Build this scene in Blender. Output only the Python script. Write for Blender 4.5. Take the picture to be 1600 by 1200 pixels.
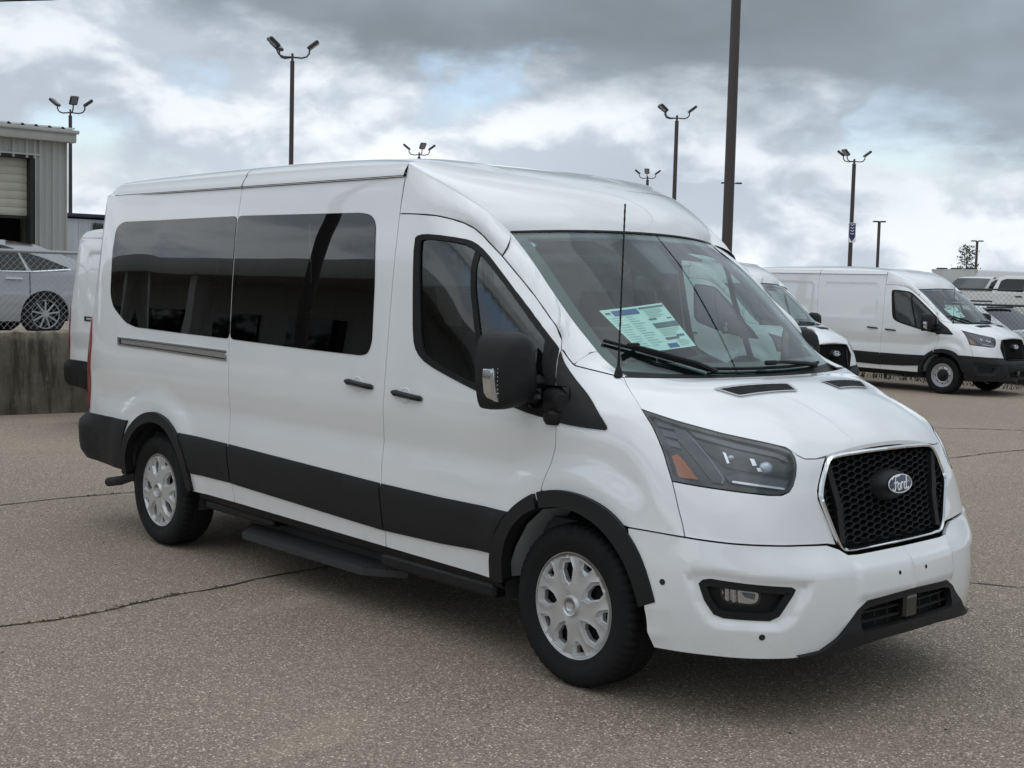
import bpy, math, random
import numpy as np
from mathutils import Vector, Matrix
from mathutils.bvhtree import BVHTree
from mathutils.geometry import delaunay_2d_cdt

for o in list(bpy.data.objects):
    bpy.data.objects.remove(o)
SC = bpy.context.scene
COL = SC.collection
R = math.radians

# ------------------------------------------------------------------ camera
CAM = Vector((7.6717, -4.9378, 1.7390))
YAW, PITCH, ROLL = 2.40150, -0.07704, 0.02552
cd = bpy.data.cameras.new('camera')
cam = bpy.data.objects.new('camera', cd); COL.objects.link(cam)
fw = Vector((math.cos(PITCH)*math.cos(YAW), math.cos(PITCH)*math.sin(YAW), math.sin(PITCH)))
rt = fw.cross(Vector((0, 0, 1))).normalized(); up = rt.cross(fw)
r2 = rt*math.cos(ROLL)+up*math.sin(ROLL); u2 = -rt*math.sin(ROLL)+up*math.cos(ROLL)
cam.matrix_world = Matrix(((r2.x, u2.x, -fw.x, CAM.x), (r2.y, u2.y, -fw.y, CAM.y), (r2.z, u2.z, -fw.z, CAM.z), (0, 0, 0, 1)))
cd.sensor_width = 36.0; cd.lens = 36.0*2050.8/1600.0
cd.clip_start = 0.1; cd.clip_end = 3000
SC.camera = cam

# ------------------------------------------------------------------ sun, sky, exposure
SUN_EL, SUN_AZ = R(70), R(270)          # azimuth measured from +X, anticlockwise
sd = bpy.data.lights.new('sun', 'SUN'); sd.energy = 0.42; sd.angle = R(105); sd.color = (1, .99, .97)
sun = bpy.data.objects.new('sun', sd); COL.objects.link(sun)
sdir = Vector((math.cos(SUN_EL)*math.cos(SUN_AZ), math.cos(SUN_EL)*math.sin(SUN_AZ), math.sin(SUN_EL)))
sun.rotation_euler = sdir.to_track_quat('Z', 'Y').to_euler()
sun.location = sdir*40

CIE = 1.7
W = bpy.data.worlds.new('World'); SC.world = W; W.use_nodes = True
nt = W.node_tree; nt.nodes.clear()
class N:
    """tiny node-tree helper"""
    def __init__(s, nt): s.nt = nt
    def new(s, t, **kw):
        n = s.nt.nodes.new(t)
        for k, v in kw.items(): setattr(n, k, v)
        return n
    def put(s, sock, v):
        if isinstance(v, bpy.types.NodeSocket): s.nt.links.new(v, sock)
        else: sock.default_value = v
    def math(s, op, a, b=0.0, clamp=False):
        n = s.new('ShaderNodeMath', operation=op, use_clamp=clamp); s.put(n.inputs[0], a); s.put(n.inputs[1], b); return n.outputs[0]
    def mapr(s, v, a, b, c=0.0, d=1.0, smooth=True):
        n = s.new('ShaderNodeMapRange', interpolation_type='SMOOTHSTEP' if smooth else 'LINEAR')
        s.put(n.inputs[0], v)
        for i, x in enumerate((a, b, c, d)): s.put(n.inputs[i+1], x)
        return n.outputs[0]
    def noise(s, vec, scale, detail=4, rough=.55, dist=0.0, out=0, lac=2.0):
        n = s.new('ShaderNodeTexNoise'); s.put(n.inputs['Vector'], vec); n.inputs['Scale'].default_value = scale
        n.inputs['Detail'].default_value = detail; n.inputs['Roughness'].default_value = rough; n.inputs['Distortion'].default_value = dist
        n.inputs['Lacunarity'].default_value = lac
        return n.outputs[out]
    def voro(s, vec, scale, out='Color', feature='F1', rand=1.0):
        n = s.new('ShaderNodeTexVoronoi', feature=feature); s.put(n.inputs['Vector'], vec); n.inputs['Scale'].default_value = scale
        n.inputs['Randomness'].default_value = rand
        return n.outputs[out]
    def mix(s, f, a, b, blend='MIX'):
        n = s.new('ShaderNodeMix', data_type='RGBA', blend_type=blend); s.put(n.inputs[0], f); s.put(n.inputs[6], a); s.put(n.inputs[7], b); return n.outputs[2]
    def mapping(s, vec, loc=(0, 0, 0), rot=(0, 0, 0), scale=(1, 1, 1)):
        n = s.new('ShaderNodeMapping'); s.put(n.inputs[0], vec); n.inputs[1].default_value = loc; n.inputs[2].default_value = rot; n.inputs[3].default_value = scale; return n.outputs[0]
    def ramp(s, v, stops, interp='LINEAR'):
        n = s.new('ShaderNodeValToRGB'); s.put(n.inputs[0], v); cr = n.color_ramp; cr.interpolation = interp
        while len(cr.elements) < len(stops): cr.elements.new(.5)
        for e, (p, c) in zip(cr.elements, stops): e.position = p; e.color = (*c, 1) if len(c) == 3 else c
        return n.outputs[0]
    def xyz(s, vec):
        n = s.new('ShaderNodeSeparateXYZ'); s.put(n.inputs[0], vec); return n.outputs
    def comb(s, x, y, z):
        n = s.new('ShaderNodeCombineXYZ'); s.put(n.inputs[0], x); s.put(n.inputs[1], y); s.put(n.inputs[2], z); return n.outputs[0]

n = N(nt)
tc = n.new('ShaderNodeTexCoord').outputs['Generated']
sky = n.new('ShaderNodeTexSky', sky_type='NISHITA'); sky.sun_disc = False
sky.sun_elevation = SUN_EL; sky.sun_rotation = R(90)-SUN_AZ; sky.air_density = 1.6; sky.dust_density = .4; sky.ozone_density = 2.5
bg_sky = n.new('ShaderNodeBackground'); n.put(bg_sky.inputs[0], n.mix(1.0, sky.outputs[0], (.92, .95, 1.16, 1), 'MULTIPLY')); bg_sky.inputs[1].default_value = 0.105
loc = n.mapping(tc, rot=(0, 0, -YAW))                       # +X of this frame = the heading of the street
lx, ly, lz = n.xyz(loc)[:3]
zz = n.math('MAXIMUM', lz, 0.0)
# low cumulus, seen edge-on: puffs with lit tops and blue-grey bases
warp = n.mapping(loc, loc=(2.2, 0.6, 1.4), scale=(1, 1, 1.75))
wv = n.new('ShaderNodeVectorMath', operation='MULTIPLY_ADD'); n.put(wv.inputs[0], n.noise(warp, 9.0, 3, .5, out=1)); wv.inputs[1].default_value = (.05, .05, .05); n.put(wv.inputs[2], warp)
cu = wv.outputs[0]
def puffs(v):
    a = n.noise(v, 4.2, 14, .53); b = n.voro(v, 13.0, 'Distance', 'SMOOTH_F1')
    return n.math('ADD', a, n.math('MULTIPLY', n.math('SUBTRACT', .42, b), .20))
f1 = puffs(cu)
f2 = puffs(n.mapping(cu, loc=(.0, -.012, .042)))                 # the same field a little higher
f3 = puffs(n.mapping(cu, loc=(.0, -.004, .014)))
shade = n.math('ADD', n.math('MULTIPLY', n.math('SUBTRACT', f1, f2), .8), n.math('MULTIPLY', n.math('SUBTRACT', f1, f3), .7))
fbig = n.noise(n.mapping(loc, loc=(1.7, 2.28, 0.5), scale=(1, -1, 2.0)), 3.0, 4, .5)
cover = n.mapr(n.math('ADD', f1, n.math('MULTIPLY', n.math('SUBTRACT', fbig, .5), .55)), .325, .43)
# high grey deck on a plane overhead
den = n.math('ADD', zz, 0.07)
deckv = n.comb(n.math('DIVIDE', lx, den), n.math('DIVIDE', ly, den), 0.0)
dn = n.noise(n.mapping(deckv, loc=(1.3, 0.25, 0)), .42, 6, .5)
dn2 = n.noise(n.mapping(loc, scale=(1, 1, 2.5)), 7.0, 6, .55)
edge = n.math('ADD', n.math('ADD', zz, n.math('MULTIPLY', ly, -.12)), n.math('ADD', n.math('MULTIPLY', n.math('SUBTRACT', dn, .5), .05), n.math('MULTIPLY', n.math('SUBTRACT', dn2, .5), .11)))
deck = n.mapr(edge, .126, .175)
lum = n.math('ADD', n.mapr(shade, -.075, .085, .44, .66), n.math('MULTIPLY', n.math('SUBTRACT', fbig, .5), .35))
dtex = n.math('ADD', n.math('MULTIPLY', n.noise(n.mapping(wv.outputs[0], loc=(5.3, 1.25, 0), scale=(1, 1, 1.25)), 2.6, 8, .5), .7), n.math('MULTIPLY', n.noise(n.mapping(deckv, loc=(5.3, 1.25, 0)), .55, 3, .5), .3))
decklum = n.mapr(dtex, .36, .66, .175, .37)
cie = n.math('ADD', 1.0, n.mapr(zz, .22, 1.0, 0.0, CIE, smooth=False))
decklum = n.math('MULTIPLY', decklum, cie)
L = n.new('ShaderNodeMix', data_type='FLOAT'); n.put(L.inputs[0], deck); n.put(L.inputs[2], lum); n.put(L.inputs[3], decklum)
grey = n.mix(n.mapr(lum, .42, .70), (.84, .95, 1.08, 1), (.95, 1.0, 1.045, 1))
tint = n.mix(deck, grey, n.mix(n.mapr(zz, .2, .6), (.85, 1.0, 1.15, 1), (.90, 1, 1.09, 1)))
ccol = n.mix(1.0, tint, n.comb(L.outputs[0], L.outputs[0], L.outputs[0]), 'MULTIPLY')
bg_cl = n.new('ShaderNodeBackground'); n.put(bg_cl.inputs[0], ccol); bg_cl.inputs[1].default_value = 1.0
mask = n.math('MAXIMUM', cover, deck)
haze = n.mapr(zz, 0.0, .075, 1.0, 0.0)
mask = n.math('MAXIMUM', mask, haze)
ms = n.new('ShaderNodeMixShader'); n.put(ms.inputs[0], mask); n.put(ms.inputs[1], bg_sky.outputs[0]); n.put(ms.inputs[2], bg_cl.outputs[0])
wo = n.new('ShaderNodeOutputWorld'); n.put(wo.inputs[0], ms.outputs[0])
W.cycles.sampling_method = 'MANUAL'; W.cycles.sample_map_resolution = 512

vs = SC.view_settings; vs.view_transform = 'Standard'; vs.look = 'None'; vs.exposure = 0.58; vs.gamma = 1.0; vs.use_curve_mapping = False
SC.cycles.max_bounces = 10; SC.cycles.transparent_max_bounces = 24; SC.cycles.glossy_bounces = 5; SC.cycles.diffuse_bounces = 4
SC.cycles.use_denoising = True

# ------------------------------------------------------------------ helpers
def mesh_obj(name, verts, faces, mat, parent=None, normals=None, smooth=True, mats=None, fmat=None):
    me = bpy.data.meshes.new(name)
    me.from_pydata([tuple(map(float, v)) for v in verts], [], [tuple(int(i) for i in f) for f in faces])
    if smooth: me.polygons.foreach_set('use_smooth', [True]*len(me.polygons))
    if mats:
        for m in mats: me.materials.append(m)
        if fmat is not None: me.polygons.foreach_set('material_index', list(fmat))
    else: me.materials.append(mat)
    me.update()
    if normals is not None:
        me.normals_split_custom_set_from_vertices([tuple(map(float, v)) for v in normals])
    o = bpy.data.objects.new(name, me); COL.objects.link(o)
    if parent is not None: o.parent = parent
    return o
def empty(name, loc=(0, 0, 0), rz=0.0, parent=None):
    o = bpy.data.objects.new(name, None); COL.objects.link(o); o.location = loc; o.rotation_euler = (0, 0, rz)
    o.empty_display_size = .3
    if parent is not None: o.parent = parent
    return o
def tag(o, label=None, cat=None, group=None, kind=None):
    if label: o['label'] = label
    if cat: o['category'] = cat
    if group: o['group'] = group
    if kind: o['kind'] = kind
    return o
KIDS = {}
def kids(o): return [c for c in bpy.data.objects if c.parent == o]
def copy_tree(o, parent=None):
    c = o.copy(); COL.objects.link(c)
    if parent is not None: c.parent = parent
    for ch in kids(o): copy_tree(ch, c)
    return c
class MB:
    """collects shapes for ONE mesh"""
    def __init__(s): s.v = []; s.f = []
    def add(s, v, f):
        b = len(s.v); s.v += [tuple(map(float, p)) for p in v]; s.f += [tuple(int(i)+b for i in q) for q in f]; return s
    def box(s, lo, hi, bev=0.0):
        x0, y0, z0 = lo; x1, y1, z1 = hi
        if bev <= 0:
            v = [(x0, y0, z0), (x1, y0, z0), (x1, y1, z0), (x0, y1, z0), (x0, y0, z1), (x1, y0, z1), (x1, y1, z1), (x0, y1, z1)]
            return s.add(v, [(0, 3, 2, 1), (4, 5, 6, 7), (0, 1, 5, 4), (1, 2, 6, 5), (2, 3, 7, 6), (3, 0, 4, 7)])
        b = min(bev, (x1-x0)/2.01, (y1-y0)/2.01, (z1-z0)/2.01)
        rings = []
        for z, k in ((z0, 1), (z0+b, 0), (z1-b, 0), (z1, 1)):
            i = b*k*.7
            rings.append([(x0+i+b, y0+i, z), (x1-i-b, y0+i, z), (x1-i, y0+i+b, z), (x1-i, y1-i-b, z), (x1-i-b, y1-i, z), (x0+i+b, y1-i, z), (x0+i, y1-i-b, z), (x0+i, y0+i+b, z)])
        v = [p for r in rings for p in r]; f = []
        for k in range(3):
            for j in range(8): f.append((k*8+j, k*8+(j+1) % 8, (k+1)*8+(j+1) % 8, (k+1)*8+j))
        f.append(tuple(range(7, -1, -1))); f.append(tuple(range(24, 32)))
        return s.add(v, f)
    def tube(s, pts, r, n=8, caps=True):
        pts = [Vector(p) for p in pts]; rr = r if hasattr(r, '__len__') else [r]*len(pts)
        v = []; prev = None
        for i, p in enumerate(pts):
            t = (pts[min(i+1, len(pts)-1)]-pts[max(i-1, 0)]).normalized()
            a = prev if prev is not None else (Vector((0, 0, 1)) if abs(t.z) < .9 else Vector((1, 0, 0)))
            x = (a-t*a.dot(t)).normalized(); y = t.cross(x); prev = x
            for k in range(n):
                an = 2*math.pi*k/n; v.append(p+(x*math.cos(an)+y*math.sin(an))*rr[i])
        f = []
        for i in range(len(pts)-1):
            for k in range(n): f.append((i*n+k, i*n+(k+1) % n, (i+1)*n+(k+1) % n, (i+1)*n+k))
        if caps: f.append(tuple(range(n-1, -1, -1))); f.append(tuple((len(pts)-1)*n+k for k in range(n)))
        return s.add(v, f)
    def lathe(s, prof, n=48, axis='y', center=(0, 0, 0), sgn=1):
        """prof: (radius, height along axis)"""
        v = []; cx, cy, cz = center
        for (r, h) in prof:
            for k in range(n):
                a = 2*math.pi*k/n
                if axis == 'y': v.append((cx+r*math.cos(a), cy+h*sgn, cz+r*math.sin(a)))
                else: v.append((cx+r*math.cos(a), cy+r*math.sin(a), cz+h))
        f = []
        for i in range(len(prof)-1):
            for k in range(n):
                q = (i*n+k, i*n+(k+1) % n, (i+1)*n+(k+1) % n, (i+1)*n+k)
                f.append(q if (sgn > 0) == (axis == 'y') else q[::-1])
        return s.add(v, f)
    def grid(s, P):
        P = np.asarray(P, float); a, b = P.shape[:2]
        v = P.reshape(-1, 3); f = [(i*b+j, i*b+j+1, (i+1)*b+j+1, (i+1)*b+j) for i in range(a-1) for j in range(b-1)]
        return s.add(v, f)
    def flip(s): s.f = [q[::-1] for q in s.f]; return s
    def xf(s, fn): s.v = [tuple(fn(p)) for p in s.v]; return s
    def build(s, name, mat, parent=None, smooth=True, angle=None, **kw):
        o = mesh_obj(name, s.v, s.f, mat, parent, smooth=smooth, **kw)
        if smooth: sharp(o.data, angle if angle else 35)
        return o
def sharp(me, deg):
    """mark edges sharper than deg so that flat faces stay crisp"""
    me.set_sharp_from_angle(angle=R(deg))
def resample(pts, step, closed=True):
    pts = [np.array(p, float) for p in pts]; out = []
    m = len(pts)
    for i in range(m if closed else m-1):
        a, b = pts[i], pts[(i+1) % m]; k = max(1, int(math.ceil(np.linalg.norm(b-a)/step)))
        for j in range(k): out.append(a+(b-a)*j/k)
    if not closed: out.append(pts[-1])
    return out
def rounded(poly, r, seg=4):
    """round the corners of a 2-D polygon"""
    out = []; m = len(poly)
    for i in range(m):
        p0, p, p1 = (np.array(poly[(i+k) % m], float) for k in (-1, 0, 1))
        a, b = p0-p, p1-p; la, lb = np.linalg.norm(a), np.linalg.norm(b)
        rr = r[i] if hasattr(r, '__len__') else r
        d = min(rr, la*.45, lb*.45); a, b = p+a/la*d, p+b/lb*d
        for j in range(seg+1):
            t = j/seg; out.append((1-t)**2*a+2*t*(1-t)*p+t*t*b)
    return out
def smooth_poly(poly, it=2, closed=True):
    """Chaikin corner cutting"""
    P = [np.array(p, float) for p in poly]
    for _ in range(it):
        Q = []; m = len(P)
        if not closed: Q.append(P[0])
        for i in range(m if closed else m-1):
            a, b = P[i], P[(i+1) % m]
            if closed or i > 0: Q.append(a*.75+b*.25)
            if closed or i < m-2: Q.append(a*.25+b*.75)
        if not closed: Q.append(P[-1])
        P = Q
    return P
def area2(p):
    p = np.asarray(p); x, y = p[:, 0], p[:, 1]; return .5*float(np.sum(x*np.roll(y, -1)-np.roll(x, -1)*y))
def inset(poly, d):
    """move every edge of a 2-D polygon inwards by d"""
    P = np.asarray(poly, float); 
    if area2(P) < 0: P = P[::-1]
    keep = [0]
    for i in range(1, len(P)):
        if np.linalg.norm(P[i]-P[keep[-1]]) > 1e-5: keep.append(i)
    P = P[keep]
    e = np.roll(P, -1, 0)-P; L_ = np.linalg.norm(e, axis=1, keepdims=True); nn = np.stack([-e[:, 1], e[:, 0]], 1)/np.maximum(L_, 1e-9)
    n0 = np.roll(nn, 1, 0); b = n0+nn; den = np.maximum(1+(n0*nn).sum(1, keepdims=True), .35)
    return P+b/den*d
def pip(pts, poly):
    x, y = pts[:, 0], pts[:, 1]; c = np.zeros(len(pts), bool); P = np.asarray(poly); Q = np.roll(P, -1, 0)
    for (x0, y0), (x1, y1) in zip(P, Q):
        if y0 == y1: continue
        c ^= ((y0 > y) != (y1 > y)) & (x < (x1-x0)*(y-y0)/(y1-y0)+x0)
    return c
def seg_dist(pts, poly):
    P = np.asarray(poly, float); Q = np.roll(P, -1, 0); d = np.full(len(pts), 1e9)
    for a, b in zip(P, Q):
        ab = b-a; t = np.clip(((pts-a)@ab)/max(ab@ab, 1e-12), 0, 1); d = np.minimum(d, np.linalg.norm(pts-(a+t[:, None]*ab), axis=1))
    return d
def sdf(s, z, poly):
    """signed distance to a polygon, negative inside"""
    s = np.asarray(s, float); z = np.asarray(z, float); s, z = np.broadcast_arrays(s, z)
    pts = np.stack([s.ravel(), z.ravel()], 1); d = seg_dist(pts, poly); d[pip(pts, poly)] *= -1
    return d.reshape(s.shape)
def cdt(outer, holes=(), step=.04, bstep=None, extra=()):
    """triangulate a 2-D polygon with holes and regular inner points -> pts, tris, loops"""
    bstep = bstep or step*.8
    loops = [resample(outer, bstep)]+[resample(h, bstep) for h in holes]
    ex = [resample(h, bstep) for h in extra]
    V = []; E = []; li = []
    for lp in loops+ex:
        b = len(V); V += lp; k = len(lp); E += [(b+i, b+(i+1) % k) for i in range(k)]; li.append(list(range(b, b+k)))
    O = np.asarray(loops[0]); lo, hi = O.min(0), O.max(0)
    gx = np.arange(lo[0]+step/2, hi[0], step); gy = np.arange(lo[1]+step/2, hi[1], step)
    g = np.stack(np.meshgrid(gx, gy, indexing='ij'), -1)
    if len(gx) > 1 and len(gy): g[:, ::1, 0] += (np.arange(g.shape[1]) % 2)[None, :]*step*.5
    g = g.reshape(-1, 2)
    if len(g):
        ok = pip(g, O)
        for h in loops[1:]: ok &= ~pip(g, h)
        g = g[ok]
        for h in loops+ex:
            if len(g): g = g[seg_dist(g, h) > step*.45]
        V = V+list(g)
    r = delaunay_2d_cdt([Vector((float(p[0]), float(p[1]))) for p in V], E, [], 0, 1e-7)
    pts = np.array([[p.x, p.y] for p in r[0]]); tris = np.array([f for f in r[2] if len(f) == 3])
    c = pts[tris].mean(1); ok = pip(c, O)
    for h in loops[1:]: ok &= ~pip(c, h)
    tris = tris[ok]
    a = pts[tris]; ar = (a[:, 1, 0]-a[:, 0, 0])*(a[:, 2, 1]-a[:, 0, 1])-(a[:, 1, 1]-a[:, 0, 1])*(a[:, 2, 0]-a[:, 0, 0])
    tris[ar < 0] = tris[ar < 0][:, ::-1]
    back = {}
    for i, orig in enumerate(r[3]):
        for q in orig: back[q] = i
    return pts, tris, [[back.get(q, q) for q in l] for l in li]
def spl(pts, k):
    """Catmull-Rom through the points, k samples, evenly spaced by chord"""
    P = np.asarray(pts, float); d = np.r_[0, np.cumsum(np.linalg.norm(np.diff(P, axis=0), axis=1))]
    m = tang(d, P, 0); t = np.linspace(0, d[-1], k) if np.isscalar(k) else np.asarray(k)*d[-1]
    i = np.clip(np.searchsorted(d, t, side='right')-1, 0, len(d)-2); h = d[i+1]-d[i]
    a = herm((t-d[i])/h)
    return a[0][:, None]*P[i]+(a[1]*h)[:, None]*m[i]+a[2][:, None]*P[i+1]+(a[3]*h)[:, None]*m[i+1]
def interp1(xs, ys, x):
    """cubic y(x)"""
    xs = np.asarray(xs, float); ys = np.asarray(ys, float); m = tang(xs, ys, 0); x = np.clip(np.asarray(x, float), xs[0], xs[-1])
    i = np.clip(np.searchsorted(xs, x, side='right')-1, 0, len(xs)-2); h = xs[i+1]-xs[i]; a = herm((x-xs[i])/h)
    return a[0]*ys[i]+a[1]*h*m[i]+a[2]*ys[i+1]+a[3]*h*m[i+1]

# ------------------------------------------------------------------ materials
def material(name):
    m = bpy.data.materials.new(name); m.use_nodes = True; t = m.node_tree
    return m, N(t), t.nodes['Principled BSDF'], t.nodes['Material Output']
def simple(name, col, rough=.5, metal=0.0, coat=0.0, bump=0.0, bscale=200.0, var=0.0, vscale=3.0, spec=.5):
    m, n, b, o = material(name)
    b.inputs['Base Color'].default_value = (*col, 1); b.inputs['Roughness'].default_value = rough; b.inputs['Metallic'].default_value = metal
    b.inputs['Coat Weight'].default_value = coat; b.inputs['Coat Roughness'].default_value = .03; b.inputs['Specular IOR Level'].default_value = spec
    tc = n.new('ShaderNodeTexCoord').outputs['Object']
    if var > 0:
        f = n.noise(tc, vscale, 5, .6); c = n.mix(f, (*[c*(1-var) for c in col], 1), (*[min(1, c*(1+var)) for c in col], 1)); n.put(b.inputs['Base Color'], c)
        n.put(b.inputs['Roughness'], n.mapr(f, .3, .7, rough*.85, min(1, rough*1.15)))
    if bump > 0:
        bp = n.new('ShaderNodeBump'); bp.inputs['Strength'].default_value = bump; bp.inputs['Distance'].default_value = .002
        n.put(bp.inputs['Height'], n.noise(tc, bscale, 3, .6)); n.put(b.inputs['Normal'], bp.outputs[0])
    return m
def paint(name, col, inside=(.16, .16, .165), dirt=.03, rough=.3):
    """coated car paint outside, plain trim on the inner face of the panel"""
    m, n, b, o = material(name)
    tc = n.new('ShaderNodeTexCoord').outputs['Object']
    f = n.noise(tc, 1.7, 6, .62)
    c = n.mix(n.mapr(f, .35, .75), (*col, 1), (*[x*(1-dirt) for x in col], 1))
    z = n.xyz(tc)[2]
    low = n.math('MULTIPLY', n.mapr(z, .62, .30), n.mapr(n.noise(tc, 9, 6, .7), .35, .8, .0, .15))      # road film low on the panels
    c = n.mix(low, c, (.30, .285, .26, 1))
    n.put(b.inputs['Base Color'], c); b.inputs['Roughness'].default_value = rough
    b.inputs['Coat Weight'].default_value = 1.0; b.inputs['Coat Roughness'].default_value = .025; b.inputs['Coat IOR'].default_value = 1.7
    bp = n.new('ShaderNodeBump'); bp.inputs['Strength'].default_value = .05; bp.inputs['Distance'].default_value = .001
    n.put(bp.inputs['Height'], n.noise(tc, 3.0, 3, .5)); n.put(b.inputs['Coat Normal'], bp.outputs[0])
    b2 = n.new('ShaderNodeBsdfPrincipled'); b2.inputs['Base Color'].default_value = (*inside, 1); b2.inputs['Roughness'].default_value = .8
    g = n.new('ShaderNodeNewGeometry').outputs['Backfacing']
    mx = n.new('ShaderNodeMixShader'); n.put(mx.inputs[0], g); n.put(mx.inputs[1], b.outputs[0]); n.put(mx.inputs[2], b2.outputs[0]); n.put(o.inputs[0], mx.outputs[0])
    return m
def glass(name, tint, refl=.06, rough=0.0, wob=0.0):
    """thin pane: tinted see-through plus mirror reflection by angle"""
    m, n, b, o = material(name); n.nt.nodes.remove(b)
    tr = n.new('ShaderNodeBsdfTransparent'); tr.inputs[0].default_value = (*tint, 1)
    gl = n.new('ShaderNodeBsdfGlossy'); gl.inputs['Roughness'].default_value = rough; gl.inputs[0].default_value = (1, 1, 1, 1)
    lw = n.new('ShaderNodeLayerWeight'); lw.inputs[0].default_value = .5
    f = n.math('ADD', refl, n.math('MULTIPLY', n.math('POWER', lw.outputs['Facing'], 4.2), 1-refl))
    if wob > 0:
        tc = n.new('ShaderNodeTexCoord').outputs['Object']
        bp = n.new('ShaderNodeBump'); bp.inputs['Strength'].default_value = wob; bp.inputs['Distance'].default_value = .01
        n.put(bp.inputs['Height'], n.noise(tc, 1.6, 1, .5)); n.put(gl.inputs['Normal'], bp.outputs[0])
    mx = n.new('ShaderNodeMixShader'); n.put(mx.inputs[0], f); n.put(mx.inputs[1], tr.outputs[0]); n.put(mx.inputs[2], gl.outputs[0]); n.put(o.inputs[0], mx.outputs[0])
    return m
M = {}
M['white'] = paint('white_paint', (.83, .835, .84))
M['silver'] = paint('silver_paint', (.38, .39, .405), rough=.35)
M['pearl'] = paint('pearl_paint', (.76, .76, .75))
M['black_plastic'] = simple('black_plastic', (.011, .011, .012), .5, spec=.3, bump=.25, bscale=900, var=.2, vscale=6)
M['grain_plastic'] = simple('grained_cladding', (.0125, .0125, .0135), .55, spec=.32, bump=.35, bscale=700, var=.18, vscale=4)
M['gloss_black'] = simple('gloss_black', (.012, .012, .013), .12, coat=.6)
M['rubber'] = simple('seal_rubber', (.008, .008, .008), .6, spec=.25)
M['tyre'] = simple('tyre_rubber', (.011, .011, .0115), .8, spec=.25, bump=.4, bscale=300, var=.25, vscale=9)
M['hubcap'] = simple('hubcap_silver', (.60, .60, .60), .33, metal=.55, coat=.2, var=.05, vscale=8)
M['steel'] = simple('painted_steel_rim', (.46, .46, .47), .4, metal=.4, var=.1, vscale=9)
M['chrome'] = simple('chrome', (.86, .87, .88), .06, metal=1.0)
M['brushed'] = simple('brushed_metal', (.72, .72, .71), .22, metal=.85)
M['badge_blue'] = simple('badge_enamel', (.012, .022, .07), .15, coat=1)
M['white_print'] = simple('white_enamel', (.85, .86, .87), .3)
M['step_tread'] = simple('step_tread', (.035, .036, .039), .6, bump=.3, bscale=300)
M['headlamp_dark'] = simple('lamp_bezel_dark', (.04, .044, .05), .28, coat=.4, var=.3, vscale=14)
M['headlamp_rib'] = simple('lamp_rib_grey', (.085, .09, .10), .3, metal=.3, coat=.3)
M['headlamp_grey'] = simple('lamp_bezel_grey', (.16, .17, .19), .3, metal=.4, coat=.3)
M['reflector'] = simple('lamp_reflector', (.8, .82, .85), .12, metal=1.0)
M['amber'] = simple('amber_lens', (.42, .11, .025), .25, coat=.8, var=.15, vscale=90)
M['red_lens'] = simple('red_lens', (.25, .012, .015), .2, coat=1)
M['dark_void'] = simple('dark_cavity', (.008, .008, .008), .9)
M['underbody'] = simple('underbody', (.02, .02, .02), .8, var=.3, vscale=8)
M['liner'] = simple('arch_liner', (.035, .036, .037), .85, var=.3, vscale=14)
M['primer'] = simple('grey_inner_panel', (.30, .32, .33), .5)
M['trim_grey'] = simple('interior_trim', (.06, .062, .066), .8)
M['headliner'] = simple('headliner', (.34, .34, .33), .9)
M['seat'] = simple('seat_cloth', (.028, .028, .031), .9, bump=.4, bscale=400)
M['paper'] = simple('sticker_paper', (.84, .86, .86), .6)
M['ink_blue'] = simple('ink_blue', (.04, .11, .33), .6)
M['ink_grey'] = simple('ink_grey', (.12, .13, .135), .6)
M['ink_pale'] = simple('ink_pale', (.42, .50, .49), .6)
M['glass_clear'] = glass('windscreen_glass', (.68, .88, .83), .06, wob=.05)
M['glass_door'] = glass('door_glass', (.42, .48, .48), .07, wob=.05)
M['glass_dark'] = glass('privacy_glass', (.055, .057, .056), .09, wob=.10)
M['lens_clear'] = glass('clear_lamp_lens', (.86, .88, .90), .06)
M['frit'] = simple('glass_border_black', (.010, .010, .011), .10, coat=.3)

ZL=np.array([.26,.42,.56,.70,.80,.95,1.10,1.25,1.40,1.60,1.85,2.07,2.25,2.32])
WS=np.array([.970,.988,1.008,1.016,1.012,1.017,1.026,1.022,1.013,.998,.976,.950,.922,.903])
NOSE={
.26:[(3.4,.97),(3.75,.975),(4.05,.97),(4.25,.945),(4.41,.895),(4.535,.81),(4.62,.69),(4.67,.53),(4.705,.3),(4.72,0)],
.42:[(3.4,.988),(3.75,.995),(4.06,.995),(4.27,.97),(4.43,.915),(4.555,.825),(4.64,.70),(4.69,.54),(4.725,.3),(4.74,0)],
.56:[(3.4,1.008),(3.75,1.012),(4.06,1.005),(4.27,.98),(4.43,.925),(4.555,.835),(4.64,.71),(4.69,.55),(4.72,.3),(4.735,0)],
.70:[(3.4,1.016),(3.75,1.018),(4.06,1.005),(4.26,.978),(4.42,.923),(4.545,.832),(4.63,.71),(4.675,.55),(4.695,.3),(4.705,0)],
.80:[(3.4,1.012),(3.75,1.014),(4.06,1.0),(4.25,.972),(4.405,.912),(4.53,.82),(4.612,.70),(4.655,.55),(4.677,.3),(4.685,0)],
.95:[(3.4,1.017),(3.75,1.016),(4.05,.997),(4.21,.962),(4.355,.895),(4.485,.795),(4.57,.68),(4.62,.55),(4.65,.3),(4.66,0)],
1.10:[(3.4,1.026),(3.75,1.018),(4.0,.985),(4.14,.945),(4.28,.87),(4.40,.77),(4.49,.66),(4.555,.53),(4.605,.3),(4.62,0)],
1.25:[(3.4,1.020),(3.7,1.0),(3.88,.965),(4.0,.92),(4.12,.845),(4.22,.755),(4.29,.65),(4.35,.52),(4.40,.3),(4.42,0)],
1.40:[(3.4,1.003),(3.58,.98),(3.69,.945),(3.78,.89),(3.87,.82),(3.94,.73),(3.99,.62),(4.03,.48),(4.07,.3),(4.09,0)],
}
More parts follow.
